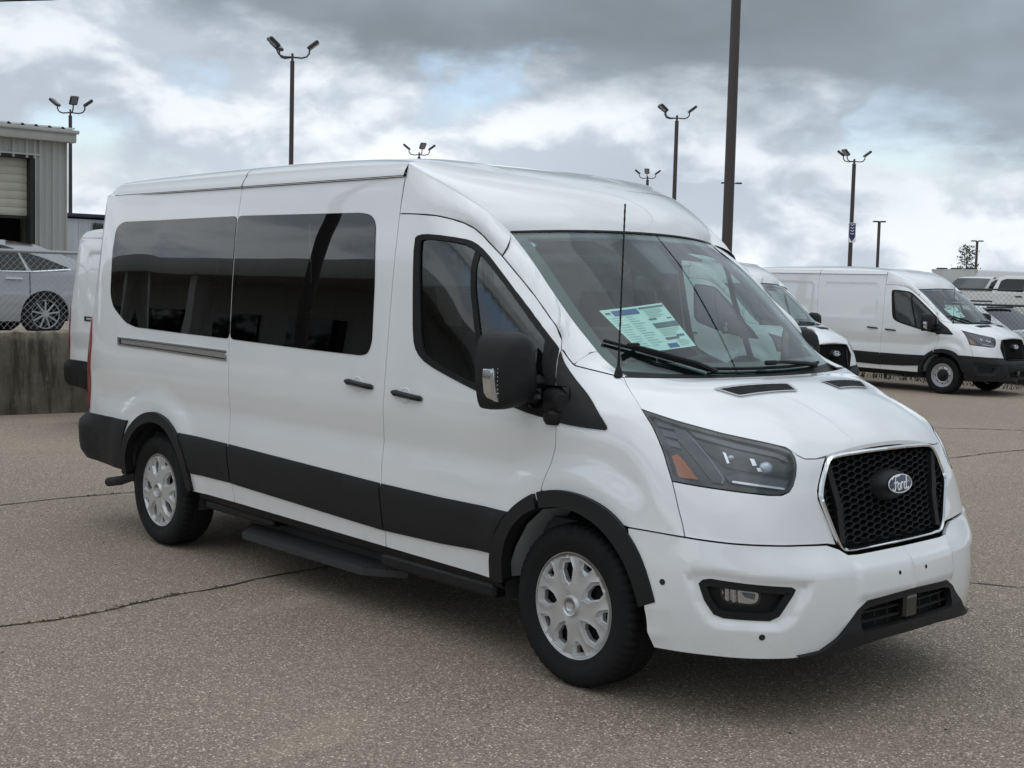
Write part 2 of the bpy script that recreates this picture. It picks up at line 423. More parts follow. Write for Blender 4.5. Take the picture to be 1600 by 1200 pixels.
def build():
    sx=[-.85,0.,1.2,2.4,3.0]
    cols=[]; S=[]
    rear=[(-1.205,.0,0),(-1.20,.45,0),(-1.185,0,.16),(-1.15,0,.07),(-1.07,0,.018)]
    def rx(z): # rear lean
        return .09 if z<.9 else .09+.13*((z-.9)/1.26)**1.1
    for (x,y,dw) in rear:
        cols.append([(x+rx(z), -(y if dw==0 else w-dw)) for z,w in zip(ZL,WS)])
    for x in sx: cols.append([(x,-w) for w in WS])
    for j in range(10):
        c=[]
        for z,w in zip(ZL,WS):
            if z in NOSE: px,py=NOSE[z][j]
            else:
                px,py=NOSE[1.40][j]; 
                py=max(py-(1.011-w),0) if j<9 else 0
            c.append((px,-py))
        cols.append(c)
    A=np.array(cols) # (ncol, nz, 2)
    # s param from level .56
    P=A[:,2,:]; d=np.r_[0,np.cumsum(np.hypot(*np.diff(P,axis=0).T))]
    i0=6 # column x=0
    S=d-d[i0]
    return S,A
S, A = build()
def tang(K,V,axis):
    V=np.moveaxis(V,axis,0); h=np.diff(K); dl=np.diff(V,axis=0)/h.reshape(-1,*[1]*(V.ndim-1))
    m=np.empty_like(V); m[0]=dl[0]; m[-1]=dl[-1]
    w=(h[1:]/(h[1:]+h[:-1])).reshape(-1,*[1]*(V.ndim-1))
    m[1:-1]=w*dl[:-1]+(1-w)*dl[1:]
    return np.moveaxis(m,0,axis)
Ms=tang(S,A,0); Mz=tang(ZL,A,1); Msz=tang(ZL,Ms,1)
def herm(t): 
    return 2*t**3-3*t**2+1, t**3-2*t**2+t, -2*t**3+3*t**2, t**3-t**2
def G0(s,z):
    s=np.asarray(s,float); z=np.asarray(z,float)
    sc=np.clip(s,S[0],S[-1]); zc=np.clip(z,ZL[0],ZL[-1])
    i=np.clip(np.searchsorted(S,sc,side='right')-1,0,len(S)-2); j=np.clip(np.searchsorted(ZL,zc,side='right')-1,0,len(ZL)-2)
    hs=S[i+1]-S[i]; hz=ZL[j+1]-ZL[j]
    a=herm((sc-S[i])/hs); b=herm((zc-ZL[j])/hz)
    out=0
    for di,(A0,A1) in enumerate(((a[0],a[1]*hs),(a[2],a[3]*hs))):
        for dj,(B0,B1) in enumerate(((b[0],b[1]*hz),(b[2],b[3]*hz))):
            I=i+di; J=j+dj
            out=out+((A0*B0)[...,None]*A[I,J]+(A1*B0)[...,None]*Ms[I,J]+(A0*B1)[...,None]*Mz[I,J]+(A1*B1)[...,None]*Msz[I,J])
    return out
def sm(a,b,x):
    t=np.clip((x-a)/(b-a),0,1); return t*t*(3-2*t)
def nrm2(s,z):
    e=1e-3; t=(G0(s+e,z)-G0(s-e,z)); t/=np.maximum(np.linalg.norm(t,axis=-1,keepdims=True),1e-9)
    return np.stack([t[...,1],-t[...,0]],-1)   # outward (for y<0 side travelling +x: outward -y)
SEAMT=np.array([(2.446, 2.065), (2.573, 2.061), (2.71, 2.051), (2.799, 2.035), (2.878, 2.014), (2.937, 1.989), (2.987, 1.956), (3.112, 1.864), (3.203, 1.791), (3.305, 1.711), (3.423, 1.63), (3.493, 1.592), (3.622, 1.548), (3.76, 1.494), (3.797, 1.453), (3.76, 1.387)])
SEAMA=np.array([-0.0, 0.003, 0.016, 0.031, 0.045, 0.056, 0.066, 0.068, 0.065, 0.066, 0.065, 0.062, 0.045, 0.02, 0.006, 0.0])
def seam_roll(s,z):
    # the door frame rolls inwards towards the upper door joint
    s,z=np.broadcast_arrays(np.asarray(s,float),np.asarray(z,float)); p=np.stack([s.ravel(),z.ravel()],1)
    best=np.full(len(p),1e9); amp=np.zeros(len(p))
    for i in range(len(SEAMT)-1):
        a,b=SEAMT[i],SEAMT[i+1]; ab=b-a; t=np.clip(((p-a)@ab)/(ab@ab),0,1); d=np.linalg.norm(p-(a+t[:,None]*ab),axis=1); m=d<best
        best=np.where(m,d,best); amp=np.where(m,SEAMA[i]*(1-t)+SEAMA[i+1]*t,amp)
    k=1-np.clip(best/.13,0,1)
    return (amp*k*k*(1.5-.5*k)).reshape(s.shape)
def bump(s,z):
    s=np.asarray(s,float); z=np.asarray(z,float)
    d=np.zeros(np.broadcast(s,z).shape)
    # greenhouse narrowing
    d=d-.10*np.clip((s-2.4)/1.0,0,1.5)**2*np.clip((z-1.2)/.8,0,1.2)
    # scallop along the flank
    side=sm(-1.0,-.7,s)*(1-sm(4.0,4.25,s))
    sc=np.exp(-((z-.925)/.075)**2)*.017+np.exp(-((z-1.03)/.05)**2)*.004
    # flares around the arches
    r1=np.hypot(s-3.77,(z-.40)); r0=np.hypot(s-.0,(z-.40))
    f1=1-sm(.50,.66,r1); f0=1-sm(.50,.66,r0)
    fl=np.maximum(f1,f0)*np.clip((z-.2)/.3,0,1)
    d=d+side*(-sc*(1-fl)+.016*fl)
    return d-seam_roll(s,z)
def G(s,z):
    p=G0(s,z); n=nrm2(s,z); p=p+n*bump(s,z)[...,None]
    return np.concatenate([p,np.broadcast_to(np.asarray(z,float)[...,None],p.shape[:-1]+(1,))],-1)
M['lens_bulb'] = simple('bulb_glass', (.55,.60,.66), .08, metal=.5, coat=1)
# ------------------------------------------------------------------ the van: one smooth skin (length s round the flank and nose, height z)
ARCF = [(3.255,.384),(3.266,.492),(3.323,.621),(3.415,.736),(3.50,.797),(3.596,.844),(3.733,.868),(3.88,.858),(4.021,.811),(4.125,.724),(4.196,.625),(4.242,.475)]
ARCFI = [(3.345,.384),(3.356,.50),(3.405,.621),(3.484,.708),(3.55,.748),(3.613,.772),(3.737,.793),(3.849,.782),(3.969,.738),(4.066,.658),(4.130,.555),(4.165,.440)]
ARCR = [(-.405,.415),(-.385,.56),(-.33,.67),(-.245,.765),(-.12,.838),(.031,.872),(.182,.855),(.29,.805),(.38,.735),(.45,.645),(.49,.54),(.502,.418)]
def scale_arc(a, c, k): return [(c[0]+(x-c[0])*k, c[1]+(z-c[1])*k) for x, z in a]
ARCRI = scale_arc(ARCR, (.05, .38), .865)
CUTF = [((a[0]+b[0])/2, (a[1]+b[1])/2) for a, b in zip(ARCF, ARCFI)]
CUTR = scale_arc(ARCR, (.05, .38), .93)
SEAMB = [(2.435,.394),(2.441,.5),(2.441,.609),(2.428,.70),(2.419,.80),(2.416,.90),(2.434,1.03),(2.446,1.16),(2.451,1.35),(2.451,1.60),(2.450,1.79),(2.451,1.98),(2.450,2.065)]
SEAMC = [(.963,.412),(.958,.50),(.955,.585),(.943,.69),(.929,.79),(.922,.90),(.935,1.02),(.945,1.11),(.942,1.20),(.933,1.333),(.925,1.592),(.911,1.852),(.907,2.038),(.907,2.15),(.905,2.255)]
DOORSEAM = [(2.450,2.065),(2.573,2.061),(2.71,2.051),(2.799,2.035),(2.878,2.014),(2.937,1.989),(2.987,1.956),(3.112,1.864),(3.203,1.791),(3.305,1.711),(3.423,1.63),(3.493,1.592),(3.622,1.548),(3.76,1.494),(3.797,1.453),(3.76,1.387),(3.700,1.325),(3.665,1.239),(3.668,1.163),(3.663,1.064),(3.642,.964),(3.596,.844)]
QWIN = [(.897,2.085),(-.441,2.075),(-.521,2.038),(-.552,1.886),(-.556,1.596),(-.511,1.513),(-.343,1.414),(-.218,1.390),(.341,1.379),(.931,1.372)]
SWIN = [(.909,2.086),(2.123,2.078),(2.214,2.066),(2.263,2.023),(2.306,1.711),(2.322,1.423),(2.294,1.363),(2.237,1.351),(1.734,1.356),(.944,1.371)]
DLO = [(2.589,1.938),(2.617,1.961),(2.716,1.963),(2.913,1.942),(2.972,1.925),(3.043,1.881),(3.150,1.791),(3.286,1.675),(3.453,1.562),(3.600,1.510),(3.735,1.472),(3.788,1.452),(3.755,1.388),(3.695,1.324),(3.660,1.24),(3.663,1.158),(3.534,1.164),(3.368,1.195),(3.188,1.230),(2.986,1.279),(2.773,1.339),(2.688,1.388),(2.650,1.459),(2.615,1.711)]
SAIL = [(3.806,1.450),(3.90,1.375),(3.960,1.29),(4.022,1.150),(4.0,1.138),(3.86,1.138),(3.75,1.142),(3.674,1.148),(3.670,1.239),(3.705,1.322),(3.768,1.386)]
DGLASS = [(2.632,1.925),(2.655,1.940),(2.721,1.941),(2.909,1.926),(2.983,1.899),(3.057,1.850),(3.163,1.761),(3.300,1.645),(3.411,1.568),(3.511,1.520),(3.60,1.485),(3.60,1.35),(3.59,1.19),(3.508,1.203),(3.359,1.228),(3.151,1.262),(2.969,1.306),(2.769,1.370),(2.716,1.426),(2.662,1.712)]
HEADL = [(4.315,1.230),(4.455,1.192),(4.613,1.152),(4.787,1.119),(4.842,1.107),(4.874,1.094),(4.888,1.068),(4.885,1.035),(4.872,.995),(4.850,.960),(4.820,.937),(4.775,.925),(4.71,.926),(4.579,.938),(4.465,.949),(4.336,.962),(4.326,1.027),(4.322,1.100),(4.322,1.174)]
HOODEDGE = [(4.368,1.348),(4.342,1.319),(4.323,1.286),(4.315,1.234),(4.455,1.196),(4.613,1.156),(4.787,1.123),(4.866,1.106),(4.905,1.075),(4.939,1.060),(5.0,1.058),(5.067,1.068)]
GRIL = [(5.466,1.082),(5.30,1.081),(5.12,1.075),(5.067,1.064),(5.035,1.030),(4.985,.93),(4.982,.90),(5.0,.85),(5.045,.735),(5.072,.692),(5.12,.680),(5.30,.680),(5.466,.681)]
FOG = [(4.418,.575),(4.436,.593),(4.467,.599),(4.78,.576),(4.797,.565),(4.787,.545),(4.728,.458),(4.691,.440),(4.515,.443),(4.477,.455),(4.440,.509)]
FOGB = [(4.36,.60),(4.40,.63),(4.48,.635),(4.83,.605),(4.87,.59),(4.86,.555),(4.79,.44),(4.73,.40),(4.50,.405),(4.45,.42),(4.40,.49)]
BUMPTOP = [(4.1,.757),(4.25,.754),(4.364,.750),(4.541,.741),(4.695,.736),(4.845,.730),(4.98,.722),(5.045,.70),(5.085,.676),(5.15,.672),(5.466,.673)]

def boff(s, z):
    s = np.asarray(s, float); z = np.asarray(z, float)
    o = .010+.040*sm(4.45, 5.0, s)*(1-sm(.60, .735, z))+.006*(1-sm(.60, .74, z))
    o = o-.016*(1-sm(-.040, .008, sdf(s, z, FOGB)))                              # hollow round the fog lamp
    o = o+.014*sm(.02, -.02, np.abs(s-5.466)-.36)*sm(.66, .62, z)*sm(.48, .52, z)  # plate field
    wedge = lambda a, b, zc, h: np.clip((b-s)/(b-a), 0, 1)*np.exp(-((z-zc)/h)**2)
    o = o+.006*wedge(4.17, 4.34, .455, .030)+.006*wedge(4.20, 4.36, .335, .028)
    return o
def lowoff(s, z):
    return boff(s, z)+.016*sm(.43, .36, z)
CARGO = dict(rear=[(-.46,2.09),(.80,2.09),(.80,1.42),(-.20,1.42),(-.46,1.62)], slide=[(1.03,2.09),(2.30,2.09),(2.30,1.40),(1.03,1.40)])
CARGO = {k: rounded(v, .10, 4) for k, v in CARGO.items()}
def recess(s, z):
    d = 0
    for v in CARGO.values(): d = d-.020*(1-sm(-.025, 0.0, sdf(s, z, v)))
    return d

def surf(pts, off):
    s, z = pts[:, 0], pts[:, 1]; e = 2e-3
    def P(s, z):
        p = G(s, z)
        if callable(off):
            o = off(s, z)
        else: o = off
        n = nrm2(s, z); p = p.copy(); p[..., :2] += n*(np.asarray(o)[..., None] if np.ndim(o) else o)
        return p
    p = P(s, z); n = np.cross(P(s+e, z)-P(s-e, z), P(s, z+e)-P(s, z-e)); n /= np.maximum(np.linalg.norm(n, axis=1, keepdims=True), 1e-12)
    return p, n
MIR = np.array([1, -1, 1.0])
def panel(name, poly, mat, parent, holes=(), off=0.0, step=.045, sides=(-1, 1), lip=.018, gap=.0025, join=False, extra=(), bstep=None):
    poly = inset(poly, gap)
    if join: poly[poly[:, 0] > 5.45, 0] = 5.466
    holes = [np.asarray(h, float) for h in holes]
    pts, tris, loops = cdt(poly, holes, step, bstep, extra)
    p, n = surf(pts, off)
    out = []; acc = None
    if join:
        mid = pts[:, 0] > 5.4655; p[mid, 1] = 0; n[mid, 1] = 0; n /= np.linalg.norm(n, axis=1, keepdims=True)
    V = [p]; NN = [n]; F = [tris]; b = len(p)
    if lip:
        for li, lp in enumerate(loops):
            q = p[lp]; m = n[lp]; k = len(lp)
            t = np.roll(q, -1, 0)-np.roll(q, 1, 0); sd_ = np.cross(t, m)
            if (area2(pts[lp]) < 0) != (li > 0): sd_ = -sd_
            if li > 0: sd_ = sd_*1.0
            sd_ /= np.maximum(np.linalg.norm(sd_, axis=1, keepdims=True), 1e-9)
            V += [q, q-m*lip]; NN += [sd_, sd_]
            i = np.arange(k); j = (i+1) % k
            quad = np.stack([b+i, b+k+i, b+k+j, b+j], 1)
            if join:
                cs_ = pts[lp][:, 0] > 5.46; quad = quad[~(cs_[i] & cs_[j])]
            if area2(pts[lp]) < 0: quad = quad[:, ::-1]
            if li > 0: quad = quad[:, ::-1]; NN[-1] = NN[-2] = sd_
            F.append(quad); b += 2*k
    V = np.concatenate(V); NN = np.concatenate(NN); faces = [tuple(f) for a in F for f in a]
    res = []
    if join:
        V2 = V*MIR; N2 = NN*MIR; k = len(V)
        f2 = [tuple(x+k for x in f[::-1]) for f in faces]
        return mesh_obj(name, np.concatenate([V, V2]), faces+f2, mat, parent, np.concatenate([NN, N2]))
    for sg in sides:
        if sg < 0: res.append(mesh_obj(name, V, faces, mat, parent, NN))
        else: res.append(mesh_obj(name, V*MIR, [f[::-1] for f in faces], mat, parent, NN*MIR))
    return res
def strip_pts(A, B, K, bulge, tanA, rows=9):
    """surface between two 3-D curves, leaving A along its skin tangent"""
    out = []
    for i in range(K):
        a, b, t = A[i], B[i], tanA[i]; L_ = np.linalg.norm(b-a); q = a+t*L_*bulge
        w = np.linspace(0, 1, rows)[:, None]
        out.append((1-w)**2*a+2*w*(1-w)*q+w*w*b)
    return np.array(out)
def flip_y(o_v): return [(x, -y, z) for x, y, z in o_v]
def both(name, mb, mat, parent, sides=(-1, 1), angle=35):
    r = []
    for sg in sides:
        m = MB(); m.v = list(mb.v) if sg < 0 else flip_y(mb.v); m.f = list(mb.f) if sg < 0 else [f[::-1] for f in mb.f]
        r.append(m.build(name, mat, parent, angle=angle))
    return r

# ---- roof and windscreen lines
CREASE = [(2.450,-.900,2.316),(2.573,-.890,2.256),(2.723,-.870,2.192),(2.839,-.845,2.135),(2.948,-.815,2.074),(3.005,-.785,2.027),(3.040,-.745,1.979)]
WSEDGE = [(3.040,-.745,1.979),(3.228,-.780,1.849),(3.416,-.803,1.688),(3.559,-.807,1.560),(3.679,-.800,1.454),(3.733,-.793,1.411),(3.800,-.785,1.372)]
ROOFX = [-.88,-.85,-.78,-.55,0,.6,1.2,1.7,2.0,2.2,2.45]
ROOFZ = [2.300,2.345,2.380,2.402,2.418,2.424,2.424,2.416,2.402,2.383,2.350]
def bead(x, y):
    # two pressed beads along the roof
    return .007*math.exp(-((abs(y)-.43)/.022)**2)*float(sm(.2, .6, x))*(1-float(sm(2.55, 2.75, x)))
def roof_row(x, nn=41):
    zc = float(interp1(ROOFX, ROOFZ, x)); w = 2.316
    yk = 1.0-.035*max(0, (-.66-x)/.22)**2
    if x < -.72: w = 2.316-.05*((-.72-x)/.16)**2
    ph = np.linspace(0, math.pi/2, nn); e = 2/2.3
    pts = [(x, -.932*yk, 2.250), (x, -.930*yk, 2.266), (x, -.918*yk, min(2.290, w-.004))]
    for p in ph:
        c, s_ = math.cos(p), math.sin(p); yy = .90*yk*(max(c, 0)**e); pts.append((x, -yy, w+(zc-w)*s_**e+bead(x, yy)))
    return pts
def dome_rows(rows=26, nn=41):
    E = spl(CREASE, rows); Cc = spl([(2.45,0,2.350),(2.62,0,2.318),(2.80,0,2.272),(2.97,0,2.205),(3.09,0,2.125),(3.16,0,2.055),(3.19,0,2.005)], rows)
    ph = np.linspace(0, math.pi/2, nn); e = 2/2.3; out = []
    for i in range(rows):
        v = i/(rows-1); r = []
        for p in ph:
            u = max(math.cos(p), 0)**e; sz = math.sin(p)**e; k = sz*(1-v**2)+(1-u**2.2)*v**2
            xx = E[i][0]+(Cc[i][0]-E[i][0])*(1-u**2.2); r.append((xx, E[i][1]*u, E[i][2]+(Cc[i][2]-E[i][2])*k+bead(xx, E[i][1]*u)))
        out.append(r)
    return out
def full(rows):
    """mirror half rows (edge -> middle) into full rows"""
    return [list(r)+[(p[0], -p[1], p[2]) for p in list(r)[-2::-1]] for r in rows]
WSC = [(3.190,0,2.005),(3.38,0,1.850),(3.57,0,1.683),(3.75,0,1.520),(3.935,0,1.345)]
def ws_pt(v, u):
    """windscreen: v 0 top..1 bottom, u -1..1 across"""
    E = spl(WSEDGE, [v])[0]; Cc = spl(WSC, [v])[0]; k = 1-abs(u)**2.2
    return np.array([E[0]+(Cc[0]-E[0])*k, abs(E[1])*u, E[2]+(Cc[2]-E[2])*k])
def ws_grid(vs, us, lift=0.0):
    vs = np.asarray(vs, float); us = np.asarray(us, float)
    P = np.array([[ws_pt(v, u) for u in us] for v in vs])
    if lift:
        gv = np.gradient(P, axis=0) if len(vs) > 1 else None; gu = np.gradient(P, axis=1); n = np.cross(gu, gv); n /= np.linalg.norm(n, axis=-1, keepdims=True)
        n *= np.sign(n[..., :1]); P = P+n*lift
    return P
def hood_rows(nn=13):
    e = np.array(resample(HOODEDGE, .03, closed=False)); E = G(e[:, 0], e[:, 1])
    key = [3.878, 4.049, 4.205, 4.36, 4.49, 4.54, 4.572, 4.60, 4.625]; kc = [4.03, 4.165, 4.285, 4.42, 4.515, 4.555, 4.585, 4.615, 4.647]
    cz = lambda x: interp1([4.03, 4.12, 4.21, 4.30, 4.40, 4.50, 4.58, 4.62, 4.647], [1.341, 1.338, 1.325, 1.297, 1.253, 1.200, 1.146, 1.114, 1.084], x)
    xs = np.interp(E[:, 0], key, kc); xs[0] = 4.03; xs = np.maximum.accumulate(xs)
    rows = []
    for i in range(len(E)):
        r = []; ye = -E[i][1]
        for u in np.linspace(1, 0, nn):
            x = E[i][0]+(xs[i]-E[i][0])*(1-u**2); zc = float(cz(xs[i]))
            pw = 4-1.8*float(sm(4.13, 4.27, xs[i])); k = 1-u**pw
            ridge = .009*math.exp(-((u*ye-.47)/.07)**2)*min(1, max(0, (xs[i]-4.30)/.12))*min(1, max(0, (4.66-xs[i])/.15))
            r.append((x, -ye*u, E[i][2]+(zc-E[i][2])*k+ridge))
        rows.append(r)
    return rows
def hood_z(x, y):
    return None

def ford_script(center, xdir, ydir, nrm, h, r):
    """the four joined script letters on the oval, as swept strokes"""
    S_ = [[(-.98,.34),(-.80,.52),(-.40,.50),(-.02,.56)], [(-.55,.50),(-.62,.10),(-.74,-.36),(-.90,-.44),(-.98,-.26)], [(-.78,.08),(-.50,.10),(-.34,.14)],
          [(-.22,.06),(-.34,-.06),(-.36,-.30),(-.24,-.40),(-.10,-.28),(-.08,-.02),(-.22,.06)], [(.06,.08),(.06,-.38)], [(.06,-.06),(.20,.10),(.32,.06)],
          [(.70,.04),(.52,.08),(.42,-.10),(.44,-.34),(.56,-.38),(.68,-.22)], [(.78,.56),(.72,.10),(.70,-.30),(.82,-.38),(.94,-.26)]]
    m = MB(); c = np.array(center); X = np.array(xdir); Y = np.array(ydir)
    for st in S_:
        P = spl([(a, b, 0) for a, b in st], max(6, 4*len(st)))
        m.tube([c+X*p[0]*h+Y*p[1]*h+np.array(nrm)*.001 for p in P], r, 5)
    return m

def wheel(parent, x, y, kind, sg):
    """sg -1: outer face towards -y"""
    wheel_ = empty('wheel', (x, y, .356), 0, parent)
    # tyre: sidewall profile, shoulder blocks cut into the tread
    n = 216; prof = [(.228,-.060),(.233,-.104),(.245,-.111),(.264,-.112),(.267,-.1145),(.292,-.118),(.318,-.117),(.338,-.108),(.349,-.096),(.354,-.080),(.356,-.050),(.3565,-.046),(.3565,-.034),(.356,-.030),(.3565,0),(.356,.030),(.3565,.046),(.356,.050),(.354,.080),(.338,.108),(.292,.118),(.226,.108),(.222,.06)]
    m = MB(); v = []
    for i, (r, h) in enumerate(prof):
        for k in range(n):
            rr = r; a = 2*math.pi*k/n
            if 7 <= i <= 10 and k % 4 == 0: rr = r-.0075
            if i in (11, 12): rr = r-.007
            if 13 <= i <= 15 and (k+2) % 4 == 0: rr = r-.006
            v.append((rr*math.cos(a), h*(-sg), rr*math.sin(a)))
    f = []
    for i in range(len(prof)-1):
        for k in range(n):
            q = (i*n+k, i*n+(k+1) % n, (i+1)*n+(k+1) % n, (i+1)*n+k); f.append(q if sg < 0 else q[::-1])
    m.add(v, f); m.build('tyre', M['tyre'], wheel_, angle=40)
    yo = .100*sg
    if kind == 'cap':
        H = []; pk = []
        for k in range(5):
            a0 = R(90+14)+k*2*math.pi/5
            P = lambda r, da: (r*math.cos(a0+da), r*math.sin(a0+da))
            pk.append([P(.070, 0), P(.105, -.27), P(.160, -.285), P(.200, -.15), P(.200, .15), P(.160, .285), P(.105, .27)])
            H.append([P(.094, 0), P(.110, -.17), P(.154, -.20), P(.180, -.11), P(.180, .11), P(.154, .20), P(.110, .17)])
            a0 = a0+math.pi/5; 
            P = lambda r, da, a0=a0: (r*math.cos(a0+da), r*math.sin(a0+da))
            pk.append([P(.142, -.05), P(.158, -.16), P(.207, -.20), P(.207, .20), P(.158, .16), P(.142, .05)])
            H.append([P(.163, -.04), P(.167, -.10), P(.196, -.13), P(.196, .13), P(.167, .10), P(.163, .04)])
        O = [(.224*math.cos(2*math.pi*k/72), .224*math.sin(2*math.pi*k/72)) for k in range(72)]
        hub = [(.047*math.cos(2*math.pi*k/30), .047*math.sin(2*math.pi*k/30)) for k in range(30)]
        hub2 = [(.040*math.cos(2*math.pi*k/30), .040*math.sin(2*math.pi*k/30)) for k in range(30)]
        hub3 = [(.026*math.cos(2*math.pi*k/24), .026*math.sin(2*math.pi*k/24)) for k in range(24)]
        rim_ = [(.214*math.cos(2*math.pi*k/72), .214*math.sin(2*math.pi*k/72)) for k in range(72)]
        pk2_ = [inset(q, .007) for q in pk]
        pts, tris, loops = cdt(O, H, .015, .011, pk+pk2_+[hub, hub2, hub3, rim_])
        r = np.hypot(pts[:, 0], pts[:, 1])
        h = .016*(1-(r/.224)**2)
        for q in pk:
            d = sdf(pts[:, 0], pts[:, 1], q); h = h-np.where(d < -1e-6, np.interp(-d, [0, .0065, .03], [0, .013, .020]), 0)+np.where(d >= -1e-6, .0035*np.exp(-(d/.007)**2), 0)
        h = np.where(r < .0475, h-.004, h); h = np.where(r <= .0402, .024, h); h = np.where(r < .0262, .020, h); h = np.where(r > .2142, h+.006*(1-(r-.214)/.01), h)
        V = np.stack([pts[:, 0], yo+sg*h, pts[:, 1]], 1); F = [tuple(t) if sg > 0 else tuple(t[::-1]) for t in tris]
        k0 = len(V); F = [f[::-1] for f in F]
        VV = list(V); FF = list(F)
        for lp in loops:
            b = len(VV); k = len(lp); 
            VV += [V[i]-np.array([0, sg*.022, 0]) for i in lp]
            FF += [(lp[i], lp[(i+1) % k], b+(i+1) % k, b+i) for i in range(k)]
        VV = [(v[0]*1.045, v[1], v[2]*1.045) for v in VV]
        mm = MB(); mm.add(VV, FF); mm.build('hubcap', M['hubcap'], wheel_, angle=22)
        b = MB(); b.lathe([(.0, yo-sg*.05), (.225, yo-sg*.05)], 40); 
        for k in range(5):
            a = R(54)+k*2*math.pi/5; b.lathe([(.016, 0), (.016, .03), (.0, .034)], 8, center=(.09*math.cos(a), yo-sg*.045, .09*math.sin(a)), sgn=sg)
        b.build('rim', M['dark_void'], wheel_)
    else:
        m = MB(); m.lathe([(.226,.0),(.224,.012),(.212,.010),(.200,-.010),(.190,-.030),(.176,-.034),(.160,-.020),(.135,-.012),(.115,-.022),(.100,-.026)], 56, center=(0, yo, 0), sgn=sg)
        m.build('rim', M['steel'], wheel_)
        m = MB(); m.lathe([(.118,-.028),(.112,-.012),(.085,.006),(.055,.010),(.050,.028),(.036,.036),(0,.036)], 40, center=(0, yo, 0), sgn=sg)
        for k in range(8):
            a = 2*math.pi*k/8; m.lathe([(.014, 0), (.013, .012), (0, .013)], 8, center=(.148*math.cos(a), yo-sg*.022, .148*math.sin(a)), sgn=sg)
        m.build('wheel_centre', M['black_plastic'], wheel_)
    return wheel_

